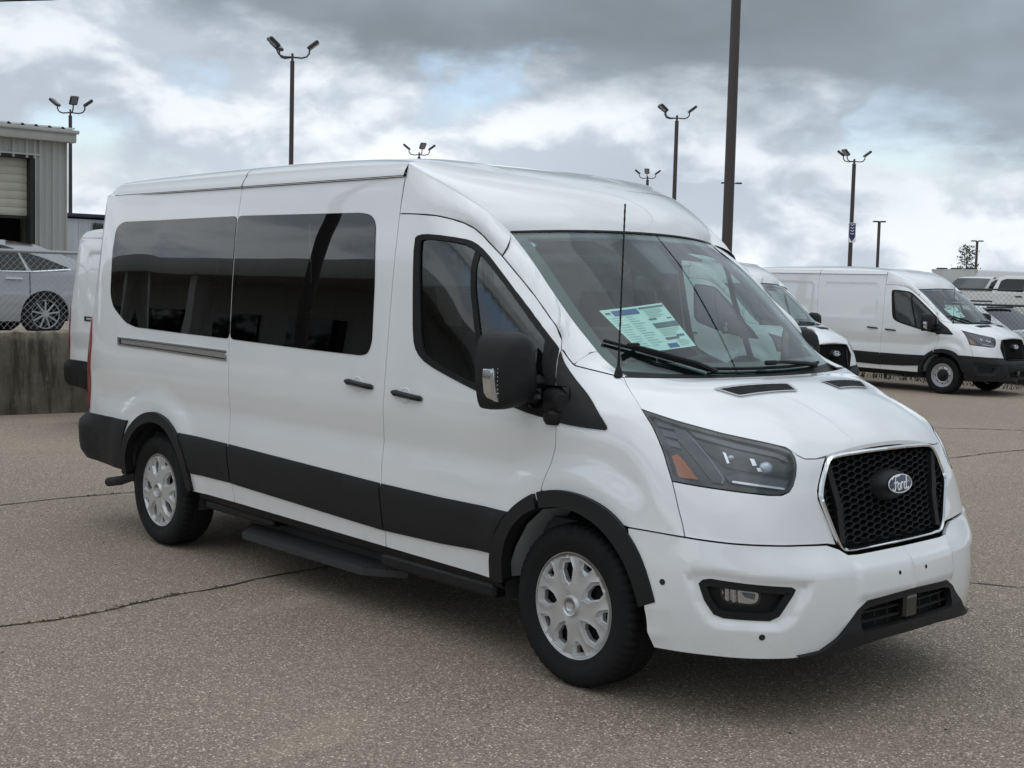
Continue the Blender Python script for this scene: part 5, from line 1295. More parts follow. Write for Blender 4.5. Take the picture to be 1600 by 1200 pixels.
def car(name, mat, top, sill, wheels, wr, half, windows, front=None, back=None, belt=1.0, roofz=1.5, roofk=.74, alloy=True, trim=None):
    """top: side outline from the nose over the roof to the tail; sill: lower edge; wheels: axle x; half: half width"""
    root = empty(name)
    def wf(x, z):
        e = .03*sm(top[0][0]-.5, top[0][0], x)*3+.03*sm(top[-1][0]+.4, top[-1][0], x)*3
        k = np.interp(z, [.2, .35, .6, belt, roofz+.02], [.93, .985, 1.0, .985, roofk]); return half*k-e
    sp = [(wheels[0]+wr*1.13*math.cos(a), wr*.95+wr*1.13*math.sin(a)) for a in np.linspace(-.25, math.pi+.25, 13)]
    sp2 = [(wheels[1]+wr*1.13*math.cos(a), wr*.95+wr*1.13*math.sin(a)) for a in np.linspace(-.25, math.pi+.25, 13)]
    poly = [(top[0][0], sill+.05)]+sp+sp2+[(top[-1][0], sill+.08)]+[tuple(p) for p in top[::-1]]
    body = cpanel('body', poly, mat, root, wf, step=.09)
    T = resample(top, .08, closed=False); rows = []
    for x, z in T:
        w = wf(x, z); rows.append([(x, -w*math.sin(u*math.pi/2)*1.0 if False else -w*u, z+.018*(1-abs(u)**2.4)*(1 if z > .6 else 0)) for u in np.linspace(1, -1, 13)])
    def piece(nm, i0, i1, mt, lift=0.0):
        m = MB(); g = np.array(rows[i0:i1+1]); g[..., 2] += lift; m.grid(g); m.f = m.f; m.build(nm, mt, root, angle=45)
    def idx(x, hi): 
        c = [i for i, p in enumerate(T) if (p[1] > belt-.12) and abs(p[0]-x) < .06]; return (c[-1] if hi else c[0]) if c else 0
    cuts = [0]; 
    segs = []
    if front: segs.append(('windscreen', front))
    if back: segs.append(('rear_window', back))
    ix = lambda p: min(range(len(T)), key=lambda i: np.hypot(*(T[i]-np.array(p))))
    cur = 0; nmz = iter(['hood', 'roof', 'tail'])
    for nm, (a, b) in segs:
        ia, ib = ix(a), ix(b); piece(next(nmz), cur, ia, mat); piece(nm, ia, ib, M['car_glass'] if nm != 'windscreen' else M['car_glass']); cur = ib
    piece(next(nmz), cur, len(T)-1, mat)
    for w in windows: cpanel('side_window', rounded(w, .05, 2), M['car_glass'], root, wf, .006, lip=.012)
    m = MB(); m.box((top[-1][0]+.15, -half*.8, sill), (top[0][0]-.15, half*.8, sill+.25)); m.build('underbody', M['underbody'], root, smooth=False)
    for x in wheels:
        for sg in (-1, 1):
            whl = empty('wheel', (x, sg*(half-.11), wr), 0, root)
            m = MB(); m.lathe([(wr*.66,-.10),(wr*.70,-.115),(wr*.93,-.11),(wr,-.085),(wr,.085),(wr*.93,.11),(wr*.66,.11)], 40, sgn=1); m.build('tyre', M['tyre'], whl)
            m = MB(); m.lathe([(.0, sg*.03), (wr*.68, sg*.03)], 32, sgn=1); m.build('rim', M['dark_void'], whl)
            m = MB()
            for k in range(9):
                a = 2*math.pi*k/9+.2; c, s_ = math.cos(a), math.sin(a); m.tube([(c*.03, sg*.10, s_*.03), (c*wr*.64, sg*.095, s_*wr*.64)], [.016, .013], 6)
            m.tube([(wr*.66*math.cos(a), sg*.098, wr*.66*math.sin(a)) for a in np.linspace(0, 2*math.pi, 33)], .010, 5, caps=False); m.tube([(0, sg*.08, 0), (0, sg*.115, 0)], .05, 12)
            m.build('wheel_spokes', M['steel'], whl)
    return root, wf
def place(o, x, y, z, rz): o.location = (x, y, z); o.rotation_euler = (0, 0, rz)
# silver sedan on the upper lot (its nose points along -y)
LOT = .74
sed, swf = car('sedan', M['silver'], [(3.72,.42),(3.78,.60),(3.62,.74),(3.0,.90),(2.45,.98),(1.55,1.40),(1.15,1.455),(.55,1.45),(.1,1.40),(-.75,1.10),(-1.10,1.06),(-1.18,.98),(-1.20,.60),(-1.12,.40)], .22, (2.84, 0), .335, .92,
    [[(2.25,.98),(1.62,1.34),(1.20,1.385),(1.12,.99)], [(1.05,.99),(1.12,1.388),(.62,1.38),(.40,1.32),(.28,.985)], [(.22,.99),(.36,1.30),(.0,1.20),(-.40,1.045),(-.36,1.0)]], ((2.45,.98),(1.55,1.40)), ((.1,1.40),(-.75,1.10)), belt=.98, roofz=1.45)
place(sed, -12.95, 3.34, LOT, -math.pi/2)
tag(sed, 'silver sedan parked behind the chain link fence on the raised lot', 'car')
cpanel('door_handle', [(.36,.86),(.62,.865),(.62,.895),(.36,.89)], M['chrome'], sed, swf, .03, lip=.03)
cpanel('side_moulding', [(.70,.575),(2.3,.60),(2.3,.622),(.68,.60)], M['chrome'], sed, swf, .012, lip=.015)
cpanel('window_trim', [(-.42,1.02),(.22,.975),(2.30,.965),(2.30,.980),(.22,.990),(-.40,1.04)], M['chrome'], sed, swf, .012, lip=.012)
cpanel('tail_lamp', [(-1.19,.70),(-.92,.76),(-.90,.92),(-1.17,.90)], M['red_lens'], sed, swf, .008, lip=.02)
# door joint
m = MB(); m.tube([(.24, -(swf(.24, z)+.002), z) for z in np.linspace(.35, .98, 8)], .006, 5); m.tube([(1.09, -(swf(1.09, z)+.002), z) for z in np.linspace(.30, .98, 8)], .006, 5); both('door_joint', m, M['rubber'], sed)
# white suv behind the far fence
suv, uwf = car('suv', M['white'], [(3.68,.45),(3.72,.75),(3.60,.98),(2.95,1.10),(2.40,1.16),(1.62,1.62),(1.25,1.70),(.2,1.72),(-.70,1.66),(-.95,1.45),(-1.02,.9),(-1.0,.45)], .25, (2.85, 0), .37, .95,
    [[(2.15,1.15),(1.62,1.52),(1.22,1.585),(1.12,1.13)], [(1.05,1.13),(1.14,1.59),(.35,1.60),(.30,1.13)], [(.22,1.13),(.28,1.60),(-.62,1.54),(-.80,1.16)]], ((2.40,1.16),(1.62,1.62)), ((-.70,1.66),(-.95,1.45)), belt=1.13, roofz=1.7, roofk=.76)
place(suv, -8.35, 22.75, -.17, .04)
tag(suv, 'white suv seen through the black chain link fence beyond the cargo van', 'suv')
m = MB(); m.box((1.66,-.62,1.625),(1.72,.62,1.655),.01); m.tube([(1.2,-.62,1.76),(-.4,-.62,1.76)],.018,6); m.tube([(1.2,.62,1.76),(-.4,.62,1.76)],.018,6); m.build('roof_rack', M['black_plastic'], suv)
# crew-cab pickups farther back
def pickup(nm):
    return car(nm, M['pearl'], [(4.35,.50),(4.40,.95),(4.25,1.18),(3.4,1.26),(3.0,1.30),(2.30,1.80),(1.95,1.88),(.75,1.88),(.55,1.80),(.38,1.32),(.36,1.28),(-1.15,1.26),(-1.20,1.22),(-1.20,.60)], .35, (3.45, 0), .40, .98,
        [[(2.72,1.30),(2.30,1.66),(1.98,1.76),(1.72,1.765),(1.70,1.28)], [(1.60,1.28),(1.60,1.765),(.85,1.77),(.66,1.70),(.56,1.30)]], ((3.0,1.30),(2.30,1.80)), ((.55,1.80),(.38,1.32)), belt=1.28, roofz=1.88, roofk=.80)
pk, pwf = pickup('pickup_truck')
cpanel('door_handle', [(1.30,1.08),(1.55,1.08),(1.55,1.13),(1.30,1.13)], M['black_plastic'], pk, pwf, .02)
cpanel('side_mirror', rounded([(2.30,1.30),(2.55,1.30),(2.55,1.52),(2.30,1.52)], .04, 2), M['black_plastic'], pk, pwf, .18, lip=.14)
m = MB(); m.box((4.30,-.75,.72),(4.42,.75,1.12),.03); m.build('front_grille', M['black_plastic'], pk)
# the bed behind the cab is open: dark liner let into the tail
m = MB(); m.box((-1.10,-.80,1.30),(.30,.80,1.318)); m.build('bed_liner', M['underbody'], pk, smooth=False)
place(pk, -20.6, 50.1, .62, -math.pi/2-.1)
tag(pk, 'white pickup truck facing the camera on the far lot beside the white box trailer', 'pickup truck', 'white pickup trucks')
pk2 = copy_tree(pk); place(pk2, -17.47, 43.21, 0.59, .03)
tag(pk2, 'white crew cab pickup truck standing side-on at the right edge of the far lot', 'pickup truck', 'white pickup trucks')
pk3 = copy_tree(pk); place(pk3, -2.4, -9.4, 0, math.pi)
tag(pk3, 'white pickup truck mirrored in the front door window of the passenger van', 'pickup truck', 'white pickup trucks')
# ------------------------------------------------------------------ raised lot, wall and fences
def concrete():
    m, n, b, o = material('stained_concrete'); tc = n.new('ShaderNodeTexCoord').outputs['Object']
    a = n.noise(tc, 1.6, 8, .65); v = n.noise(n.mapping(tc, scale=(1, 1.6, .22)), 3.5, 7, .7); d = n.noise(n.mapping(tc, scale=(1, 1, .5)), 9, 5, .6)
    c = n.ramp(a, [(.30, (.075, .066, .050)), (.50, (.135, .120, .094)), (.70, (.215, .195, .160))])
    c = n.mix(n.mapr(v, .46, .64, 0, .85), c, (.032, .027, .019, 1)); c = n.mix(n.mapr(d, .60, .75, 0, .7), c, (.28, .26, .22, 1))
    z = n.xyz(tc)[2]; c = n.mix(n.math('MULTIPLY', n.mapr(z, .80, .95), n.mapr(d, .35, .6)), c, (.33, .29, .21, 1))
    n.put(b.inputs['Base Color'], c); b.inputs['Roughness'].default_value = .92
    bp = n.new('ShaderNodeBump'); bp.inputs['Strength'].default_value = .7; bp.inputs['Distance'].default_value = .02; n.put(bp.inputs['Height'], n.noise(tc, 14, 8, .7)); n.put(b.inputs['Normal'], bp.outputs[0]); return m
M['concrete'] = concrete()
rnd = random.Random(6)
wall = empty('retaining_wall', (-9.2, 0, 0)); tag(wall, 'stained concrete retaining wall holding up the raised lot behind the vans', 'wall')
for (y0, y1) in ((-6.38, -1.2), (-1.18, 3.02), (3.04, 8.6)):
    m = MB(); ys = np.linspace(y0, y1, 24); rows = []
    for (dx, z) in ((.035, -.25), (.03, .05), (.02, .45), (.0, .85), (-.006, .925), (-.03, .945), (-.25, .945)):
        rows.append([(dx+rnd.gauss(0, .005), y, z+(rnd.gauss(0, .006) if z > .8 else 0)) for y in ys])
    g = np.array(rows); m.grid(g); m.f = [f for f in m.f]
    m.add([tuple(p) for p in g[:, 0]]+[(-.25, y0, -.25)], [tuple(range(8))]); m.add([tuple(p) for p in g[:, -1]]+[(-.25, y1, -.25)], [tuple(range(8))[::-1]])
    m.build('wall_section', M['concrete'], wall, angle=30)
m = MB(); m.box((-60, -40, -.3), (-9.42, 8.6, LOT)); upper = tag(m.build('upper_lot', M['asphalt'], smooth=False), kind='structure')
def galv(nm, c): return simple(nm, c, .45, metal=.6)
M['galv'] = galv('galvanised_wire', (.36, .37, .38)); M['black_wire'] = simple('black_coated_wire', (.02, .02, .02), .4)
def fence(name, a, b, z0, h, mat, label, pitch=.085, wr=.0022, every=2.6, pr=.028):
    a = Vector((*a, 0)); b = Vector((*b, 0)); L_ = (b-a).length; u = (b-a)/L_
    root = empty(name, (a.x, a.y, z0), math.atan2(u.y, u.x)); tag(root, label, 'fence')
    k = int(L_/every)+1
    for i in range(k+1):
        x = min(i*every, L_); m = MB(); m.tube([(x, 0, -.1), (x, 0, h+.02)], pr, 10); m.tube([(x, 0, h+.02), (x, 0, h+.05)], [pr*1.1, pr*.4], 10); m.build('post', mat, root)
    m = MB(); m.tube([(0, 0, h-.02), (L_, 0, h-.02)], pr*.8, 8); m.build('top_rail', mat, root)
    m = MB(); n_ = int((L_+h)/pitch)
    for s_ in (1, -1):
        for i in range(-int(h/pitch), n_):
            x0 = i*pitch; 
            za, zb = .03, h-.03; xa, xb = x0, x0+(zb-za)
            if s_ < 0: xa, xb = xb, xa
            # clip to the fence length
            def cl(x1, z1, x2, z2):
                t0, t1 = 0.0, 1.0
                for lim, sg in ((0, 1), (L_, -1)):
                    f1, f2 = sg*(x1-lim), sg*(x2-lim)
                    if f1 < 0 and f2 < 0: return None
                    if f1 < 0: t0 = max(t0, f1/(f1-f2))
                    if f2 < 0: t1 = min(t1, f1/(f1-f2))
                return (x1+(x2-x1)*t0, z1+(z2-z1)*t0, x1+(x2-x1)*t1, z1+(z2-z1)*t1) if t1 > t0+.02 else None
            r = cl(xa, za, xb, zb)
            if r: m.tube([(r[0], s_*.003, r[1]), (r[2], s_*.003, r[3])], wr, 3, caps=False)
    for i in range(int(L_/.055)):                                       # twisted wire ends along the top
        x = i*.055; m.add([(x-.008, 0, h-.01), (x+.004, 0, h-.01), (x+.012*(1 if i % 2 else -1), 0, h+.035)], [(0, 1, 2)])
    tag(m.build('chain_mesh', mat, root, smooth=False), kind='stuff')
    return root
fence('chain_link_fence', (-9.28, -3.4), (-9.28, 3.4), .945, 1.06, M['galv'], 'galvanised chain link fence on top of the concrete retaining wall', pitch=.088, wr=.0020, pr=.030, every=3.4)
fence('chain_link_fence', (-12.6, 20.75), (6.0, 20.75), -.17, 1.72, M['black_wire'], 'black chain link fence running behind the cargo van with the steel wheels', pitch=.10, wr=.0028, every=4.4)
fence('chain_link_fence', (-13.5, 27.3), (2.0, 27.3), -.10, 2.0, M['black_wire'], 'black chain link fence in front of the white pickup trucks on the far lot', pitch=.14, wr=.0024)
# weeds along the foot of the far fence
M['weed'] = simple('weed_green', (.04, .042, .022), .9, var=.4, vscale=6)
m = MB(); rnd = random.Random(9)
for _ in range(1100):
    x = rnd.uniform(-13, 5); y = 20.75+rnd.gauss(0, .18); a = rnd.uniform(0, 6.28); hgt = rnd.uniform(.05, .26); d = np.array([math.cos(a), math.sin(a), 0])*.012
    b = np.array([x, y, float(ground_h(x, y))]); t = b+np.array([rnd.gauss(0, .06), rnd.gauss(0, .06), hgt]); m.add([b-d, b+d, t], [(0, 1, 2)])
tag(m.build('weeds', M['weed'], smooth=False), kind='stuff')
# ------------------------------------------------------------------ metal workshop on the raised lot
def siding(nm, col):
    m, n, b, o = material(nm); tc = n.new('ShaderNodeTexCoord').outputs['Object']
    a = n.noise(n.mapping(tc, scale=(1, 1, .25)), 2.5, 6, .6); c = n.mix(n.mapr(a, .4, .75, 0, .5), (*col, 1), (*[x*.72 for x in col], 1)); n.put(b.inputs['Base Color'], c); b.inputs['Roughness'].default_value = .5; b.inputs['Metallic'].default_value = .1; return m
M['siding'] = siding('grey_metal_siding', (.40, .405, .385)); M['trim_metal'] = siding('eave_trim_metal', (.47, .47, .45)); M['door_metal'] = siding('roll_door_metal', (.47, .455, .385)); M['blue_siding'] = siding('pale_blue_siding', (.52, .56, .60)); M['blue_trim'] = simple('blue_trim', (.025, .032, .07), .5)
bld = empty('metal_workshop', (-22, 8.05, LOT)); tag(bld, 'grey ribbed metal workshop with a half raised roll door on the raised lot', 'building')
EAVE = 4.05
def rib_panel(y0, y1, z0, z1, name='wall_panel'):
    """one sheet of ribbed siding: a flat pan with a raised rib along each edge"""
    w = y1-y0; yy = [0, .025, .045, w*.33, w*.33+.02, w*.36, w*.36+.02, w*.66, w*.66+.02, w*.69, w*.69+.02, w-.045, w-.025, w]; dd = [.045, .045, 0, 0, .012, .012, 0, 0, .012, .012, 0, 0, .045, .045]
    m = MB(); m.grid(np.array([[(d, y0+y, z0) for y, d in zip(yy, dd)], [(d, y0+y, z1) for y, d in zip(yy, dd)]])); m.build(name, M['siding'], bld, smooth=False)
ypan = [-.02-.305*i for i in range(60)]
DY0, DY1, DZ = -7.2, -.78, 3.54     # door opening
for i in range(34):
    y1 = -.03-.31*i; y0 = y1-.31
    if y0 > DY1-.005: rib_panel(y0, y1, 0, EAVE-.05)
    elif y1 > DY1+.02: rib_panel(DY1, y1, 0, EAVE-.05); rib_panel(y0, DY1, DZ, EAVE-.05)
    elif y1 > DY0: rib_panel(y0, y1, DZ, EAVE-.05)
    else: rib_panel(y0, y1, 0, EAVE-.05)
m = MB(); m.box((-12, -.03, 0), (0, 0, EAVE)); m.box((-12, -12, 0), (-11.9, 0, EAVE)); m.build('side_wall', M['siding'], bld, smooth=False)
m = MB(); m.box((.0,-12,EAVE-.10),(.24,.12,EAVE+.17),.02); m.box((-.1,-12,EAVE+.10),(.3,.16,EAVE+.18),.01); m.build('eave_trim', M['trim_metal'], bld)
m = MB()
rows = []
for x, z in ((.28, EAVE+.19), (-6, EAVE+.75), (-12, EAVE+.19)):
    r = []
    for i in range(40): r += [(x, .10-.31*i, z+.045), (x, .06-.31*i, z+.045), (x, .04-.31*i, z), (x, -.17-.31*i, z)]
    rows.append(r)
m.grid(np.array(rows)); m.build('roof', M['trim_metal'], bld, smooth=False)
for i in range(7):                                                            # roll door, let down halfway
    z = DZ-.012-.185*i; m = MB(); m.grid(np.array([[(-.20+.012*math.sin(math.pi*t), y, z-.180*t) for y in (DY0+.06, DY1-.10)] for t in np.linspace(0, 1, 7)])); m.build('slat', M['door_metal'], bld, angle=60)
m = MB(); m.box((-.21,DY0,2.17),(-.16,DY1-.08,2.235)); m.build('door_bottom_bar', M['underbody'], bld, smooth=False)
m = MB(); m.box((-.25,DY1-.10,0),(.02,DY1,DZ)); m.box((-.25,DY0,0),(.02,DY0+.08,DZ)); m.box((-.25,DY0,DZ-.005),(.03,DY1,DZ+.06)); m.build('door_frame', M['underbody'], bld, smooth=False)
m = MB(); m.box((-.02,DY1-.16,DZ+.065),(.055,DY1+.14,DZ+.10)); m.box((.03,DY0,DZ+.065),(.06,DY1,DZ+.10)); m.build('door_header', M['trim_metal'], bld, smooth=False)
m = MB(); m.box((-11.8,-12,0),(-11.7,-.1,EAVE)); m.box((-2.6,-12,0),(-2.5,-.1,DZ-.2)); m.box((-11.8,-12,EAVE-.12),(-.1,-.1,EAVE-.06)); m.build('shade_backing', M['dark_void'], bld, smooth=False)  # added near-black sheets stand in for the shade inside the open door
bl2 = empty('blue_roofed_hall', (-45, 17, 0)); tag(bl2, 'pale ribbed hall with a dark blue eave beyond the metal workshop', 'building')
for i in range(16):
    y0 = -6+i*.95; m = MB(); m.box((-.03, y0, .0), (0, y0+.94, 3.92)); m.box((-.02, y0+.42, 0), (.035, y0+.50, 3.92)); m.build('wall_panel', M['blue_siding'], bl2, smooth=False)
m = MB(); m.box((-14,-6.1,3.99),(.18,9.3,4.14),.02); m.build('eave', M['blue_trim'], bl2); m = MB(); m.box((-14,-6,0),(-.04,9.2,3.9)); m.build('hall_body', M['blue_siding'], bl2, smooth=False)
m = MB(); m.box((.0,2.20,3.45),(.25,2.58,3.78),.03); m.build('wall_lamp', M['gloss_black'], bl2)
m = MB(); m.box((.0,.35,3.0),(.9,.42,3.06)); m.build('bracket', M['black_plastic'], bl2)

# ------------------------------------------------------------------ light poles
M['pole'] = simple('bronze_pole', (.060, .045, .042), .55, var=.2, vscale=3); M['lamp_face'] = simple('lamp_face', (.30, .31, .32), .3)
VR = Vector((math.cos(YAW-math.pi/2), math.sin(YAW-math.pi/2), 0))
def light_pole(x, y, top, label, angs, rad=.10, group='tall triple head light poles', lean=0.0):
    root = empty('light_pole', (x, y, -.2), YAW-math.pi/2); tag(root, label, 'light pole', group); h = top+.2
    m = MB(); m.tube([(0, 0, 0), (0, 0, h*.5), (0, 0, h-.25)], [rad*1.1, rad, rad*.9], 12); m.tube([(0, 0, h-.28), (0, 0, h-.20)], [rad*1.05, rad*.55], 12); m.tube([(0, 0, h-.2), (0, 0, h+.08)], rad*.5, 8); m.build('pole', M['pole'], root)
    for a in angs:
        c, s_ = math.cos(R(a)), math.sin(R(a)); D = lambda r, z: (c*r, s_*r, h+z)
        m = MB(); m.tube([D(.05, -.08), D(.40, -.10), D(.60, -.04), D(.70, .10), D(.71, .28)], .035, 8); m.build('arm', M['pole'], root)
        m = MB(); m.box((-.28,-.21,-.07),(.28,.21,.07),.035); ct, st_ = math.cos(R(38)), math.sin(R(38))
        def X(p):
            q = (p[0]*ct-p[2]*st_, p[1], p[0]*st_+p[2]*ct); return (c*(q[0]+.86)-s_*q[1], s_*(q[0]+.86)+c*q[1], h+.44+q[2])
        m.xf(X); hd = m.build('lamp_head', M['gloss_black'], root)
        m = MB(); m.box((-.18,-.15,-.082),(.24,.15,-.071)); m.xf(X); m.build('lamp_face', M['lamp_face'], hd, smooth=False)
    return root
light_pole(-40.04, 25.7, 11.0, 'tall bronze triple light pole rising above the roof of the passenger van', (4, 150, 215))
light_pole(-57.86, 23.9, 9.9, 'bronze triple light pole behind the corner of the grey metal workshop', (170, 20, 300))
light_pole(-64.04, 51.39, 10.4, 'light pole whose heads alone show over the middle of the passenger van roof', (175, 10, 290), .11)
light_pole(-41.67, 52.2, 11.3, 'triple light pole just left of the thick bare pole', (4, 160, 200), .12)
light_pole(-68.32, 79.52, 11.0, 'low far triple light pole over the front of the passenger van roof', (175, 5, 260), .13)
sp_ = light_pole(-41.64, 69.96, 10.3, 'triple light pole carrying a small blue arrow sign', (4, 165, 215), .14)
# big bare pole close behind the passenger van
bp_ = empty('light_pole', (-9.42, 16.55, -.18), 0); tag(bp_, 'thick bare bronze pole standing between two cargo vans', 'light pole', None)
m = MB(); m.tube([(0, 0, 0), (0, 0, 5), (.0, 0, 10.5)], [.115, .105, .092], 16); m.build('pole', M['pole'], bp_, angle=25); m = MB(); m.box((-.2,-.2,0),(.2,.2,.03),.01); m.build('base_plate', M['pole'], bp_)
m = MB(); m.box((-.9,-.03,10.4),(.9,.03,10.48)); m.box((-1.15,-.25,10.40),(-.65,.25,10.52),.03); m.box((.65,-.25,10.40),(1.15,.25,10.52),.03); m.build('lamp_head', M['gloss_black'], bp_)
def tee_pole(x, y, top, label, hw):
    root = empty('street_lamp', (x, y, -.2), YAW-math.pi/2); tag(root, label, 'street lamp', 'far two armed lamps'); h = top+.2
    m = MB(); m.tube([(0, 0, 0), (0, 0, h)], .13, 10); m.build('pole', M['pole'], root)
    for s_ in (-1, 1): m = MB(); m.box((s_*hw-.24 if s_ > 0 else -hw-.24, -.2, h-.04), (s_*hw+.24 if s_ > 0 else -hw+.24, .2, h+.08), .03); m.tube([(0, 0, h), (s_*hw, 0, h+.02)], .04, 6); m.build('lamp_head', M['gloss_black'], root)
tee_pole(-53.61, 92.24, 7.6, 'far two armed lamp right of the pole with the blue sign', .28)
tee_pole(-58.09, 117.02, 7.0, 'far two armed lamp beside the small tree', .35)
tee_pole(-55.84, 75.17, 9.7, 'far two armed lamp almost hidden by the thick bare pole', .55)
# blue arrow sign on its pole
M['navy'] = simple('sign_navy', (.02, .03, .12), .5)
sg_ = empty('arrow_sign', (-41.30, 69.55, 5.55), YAW-math.pi/2); tag(sg_, 'narrow blue and white banner sign with a downward arrow on a light pole', 'sign')
m = MB(); m.box((-.24,-.02,-.62),(.24,.0,.66)); m.build('sign_board', M['white_print'], sg_, smooth=False)
m = MB(); m.box((-.20,-.035,-.22),(.20,-.024,.62)); m.add([(-.22,-.03,-.22),(.22,-.03,-.22),(0,-.03,-.58)], [(0, 1, 2)]); m.build('sign_print', M['navy'], sg_, smooth=False)
m = MB()
for i in range(4): z = .50-i*.19; m.tube([(-.12,-.042,z+.05),(.0,-.042,z-.03),(.12,-.042,z+.05)], .028, 4)
m.build('sign_lettering', M['white_print'], sg_, smooth=False)
s2 = empty('pole_sign', (-41.95, 52.0, 6.05), YAW-math.pi/2); tag(s2, 'narrow grey banner sign low on the pole left of the thick bare pole', 'sign')
m = MB(); m.box((-.20,-.02,-.45),(.02,.02,.45)); m.build('sign_board', M['headlamp_grey'], s2, smooth=False)
s3 = empty('pole_sign', (-57.5, 23.65, 5.75), YAW-math.pi/2); tag(s3, 'narrow pale banner sign on the pole at the workshop corner', 'sign')
m = MB(); m.box((-.22,-.02,-.52),(-.06,.02,.52)); m.build('sign_board', M['paper'], s3, smooth=False)
m = MB()
for i in range(7): m.box((-.19,-.03,-.42+i*.13),(-.10,-.022,-.36+i*.13))
m.build('sign_lettering', M['navy'], s3, smooth=False)
# ------------------------------------------------------------------ box trailer, tree, shrub, cable
tr = empty('box_trailer', (-27.3, 57.7, .05), R(82)); tr.scale = (1.2, 1.2, 1.2); tag(tr, 'white enclosed box trailer with a grey rear end on the far lot', 'trailer')
m = MB(); m.box((0,-1.15,.3),(6.0,1.15,2.45),.08); m.build('box', M['pearl'], tr); m = MB(); m.box((-.03,-1.10,.34),(.0,1.10,2.40),.01); m.build('rear_door', M['trim_metal'], tr)
m = MB(); m.box((-.02,-1.16,2.36),(.06,1.16,2.47),.01); m.build('rear_frame', M['trim_metal'], tr)
for y in (-.75, 0, .75): m = MB(); m.box((.02,y-.22,2.45),(.30,y+.22,2.53),.03); m.build('roof_vent', M['black_plastic'], tr)
for s_ in (-1, 1):
    for x in (2.6, 3.5): m = MB(); m.lathe([(.12,-.1),(.33,-.1),(.36,-.06),(.36,.06),(.33,.1)], 24, center=(x, s_*1.0, .0)); m.build('wheel', M['tyre'], tr)
def leaf_mat(nm, a, b):
    m, n, bs, o = material(nm); gi = n.new('ShaderNodeNewGeometry'); r = gi.outputs['Random Per Island']; n.put(bs.inputs['Base Color'], n.mix(r, (*a, 1), (*b, 1))); bs.inputs['Roughness'].default_value = .7; return m
M['leaf'] = leaf_mat('leaf_green', (.035, .05, .018), (.11, .13, .05)); M['leaf_red'] = leaf_mat('leaf_red', (.12, .03, .025), (.22, .06, .05)); M['bark'] = simple('bark', (.10, .085, .07), .9, var=.3, vscale=10)
def tree(name, x, y, z, h, w, seed, label, cat, leaf='leaf', nb=26, nl=34, ls=.10, trunk=.07, low=.22):
    rnd = random.Random(seed); root = empty(name, (x, y, z)); tag(root, label, cat)
    t = MB(); t.tube([(0, 0, 0), (.03*h*.2, 0, h*.4), (-.02*h*.2, .02, h*.75), (.0, 0, h*.95)], [trunk, trunk*.75, trunk*.4, trunk*.12], 8); lf = MB()
    for i in range(nb):
        f = low+(1-low)*i/nb; a = i*2.4+rnd.uniform(-.5, .5); L_ = w*.5*(1.15-f)**.75*rnd.uniform(.65, 1.25); b = np.array([0, 0, h*f*.95])
        e = b+np.array([math.cos(a)*L_, math.sin(a)*L_, L_*rnd.uniform(.3, .8)]); t.tube([b, (b+e)/2+np.array([0, 0, L_*.06]), e], [trunk*.28*(1.1-f), trunk*.16, .004], 5)
        for k in range(nl):
            q = b+(e-b)*rnd.uniform(.25, 1.1)+np.array([rnd.gauss(0, ls*1.2) for _ in range(3)]); s_ = ls*rnd.uniform(.5, 1.1); d1 = np.array([rnd.gauss(0, 1) for _ in range(3)]); d1 /= np.linalg.norm(d1); d2 = np.cross(d1, [rnd.gauss(0, 1) for _ in range(3)]); d2 /= np.linalg.norm(d2)
            lf.add([q-d1*s_, q+d2*s_*.45, q+d1*s_, q-d2*s_*.45], [(0, 1, 2, 3)])
    t.build('trunk', M['bark'], root); lf.build('crown', M[leaf], root, smooth=False)
    return root
tree('young_tree', -34.42, 71.93, -0.84, 5.87, 2.6, 2, 'small sparse green tree beyond the white box trailer', 'tree', nb=34, nl=30, ls=.11)
tree('red_shrub', -5.45, 23.9, -.17, 1.75, 1.3, 5, 'small red leaved shrub near the white suv behind the far fence', 'shrub', 'leaf_red', nb=16, nl=30, ls=.05, trunk=.03, low=.5)
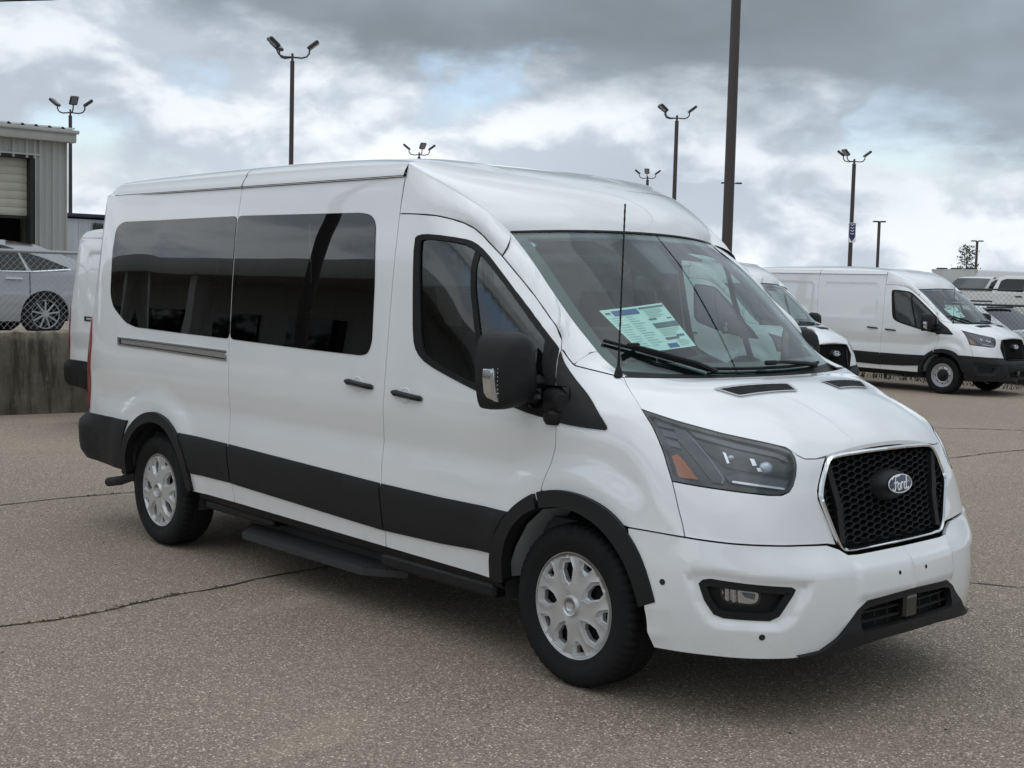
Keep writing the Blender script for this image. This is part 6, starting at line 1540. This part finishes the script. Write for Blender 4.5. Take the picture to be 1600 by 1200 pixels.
m = MB(); m.tube([(-30.0,-.4,7.75),(-22.93,6.87,7.86),(-22.15,7.73,7.92),(-16,14.2,8.7)], .022, 5); tag(m.build('overhead_cable', M['rubber']), 'thin dark overhead cable crossing the top left corner of the sky', 'cable')
m = MB(); m.tube([(-24, 12.4, 11.6), (-8, 11.4, 10.4), (3, 10.6, 10.2), (14, 9.9, 10.5), (30, 9.4, 11.8)], .045, 6); tag(m.build('overhead_cable', M['rubber']), 'thick overhead cable mirrored as a dark line in the windscreen of the passenger van', 'cable')
# ------------------------------------------------------------------ the place behind the camera, seen in the glass
sh = empty('showroom', (-18, -19, 0)); tag(sh, 'long low showroom with a flat canopy, mirrored in dark van windows', 'building')
m = MB(); m.box((-42,-14,0),(0,-.2,4.4)); m.build('wall', M['siding'], sh, smooth=False)
m = MB(); m.box((-43,-15,4.4),(3.0,3.0,5.3),.05); m.build('canopy', M['trim_metal'], sh)
for i in range(9): m = MB(); m.box((-41+i*4.6,-.2,.9),(-38+i*4.6,-.12,3.3)); m.build('window', M['car_glass'], sh, smooth=False)
for i in range(5): m = MB(); m.box((-40+i*10,2.3,0),(-39.6+i*10,2.7,4.4)); m.build('column', M['trim_metal'], sh, smooth=False)
light_pole(-9.8, -8.55, 9.5, 'light pole mirrored in the sliding door window of the passenger van', (20, 140, 260), .11)
m = MB(); rnd = random.Random(21)
for _ in range(9000):
    a = rnd.uniform(R(150), R(330)); d = rnd.gauss(95, 5); hh = 5.5+3*math.sin(a*9)+2*math.sin(a*23+1); z = abs(rnd.gauss(0, .5))*hh*.75; q = np.array([d*math.cos(a), d*math.sin(a)-3, z])
    s_ = rnd.uniform(.5, 1.3); d1 = np.array([rnd.gauss(0, 1) for _ in range(3)]); d1 /= np.linalg.norm(d1); d2 = np.cross(d1, [rnd.gauss(0, 1) for _ in range(3)]); d2 /= np.linalg.norm(d2); m.add([q-d1*s_, q+d2*s_*.6, q+d1*s_, q-d2*s_*.6], [(0, 1, 2, 3)])
tag(m.build('treeline', M['leaf'], smooth=False), kind='stuff')
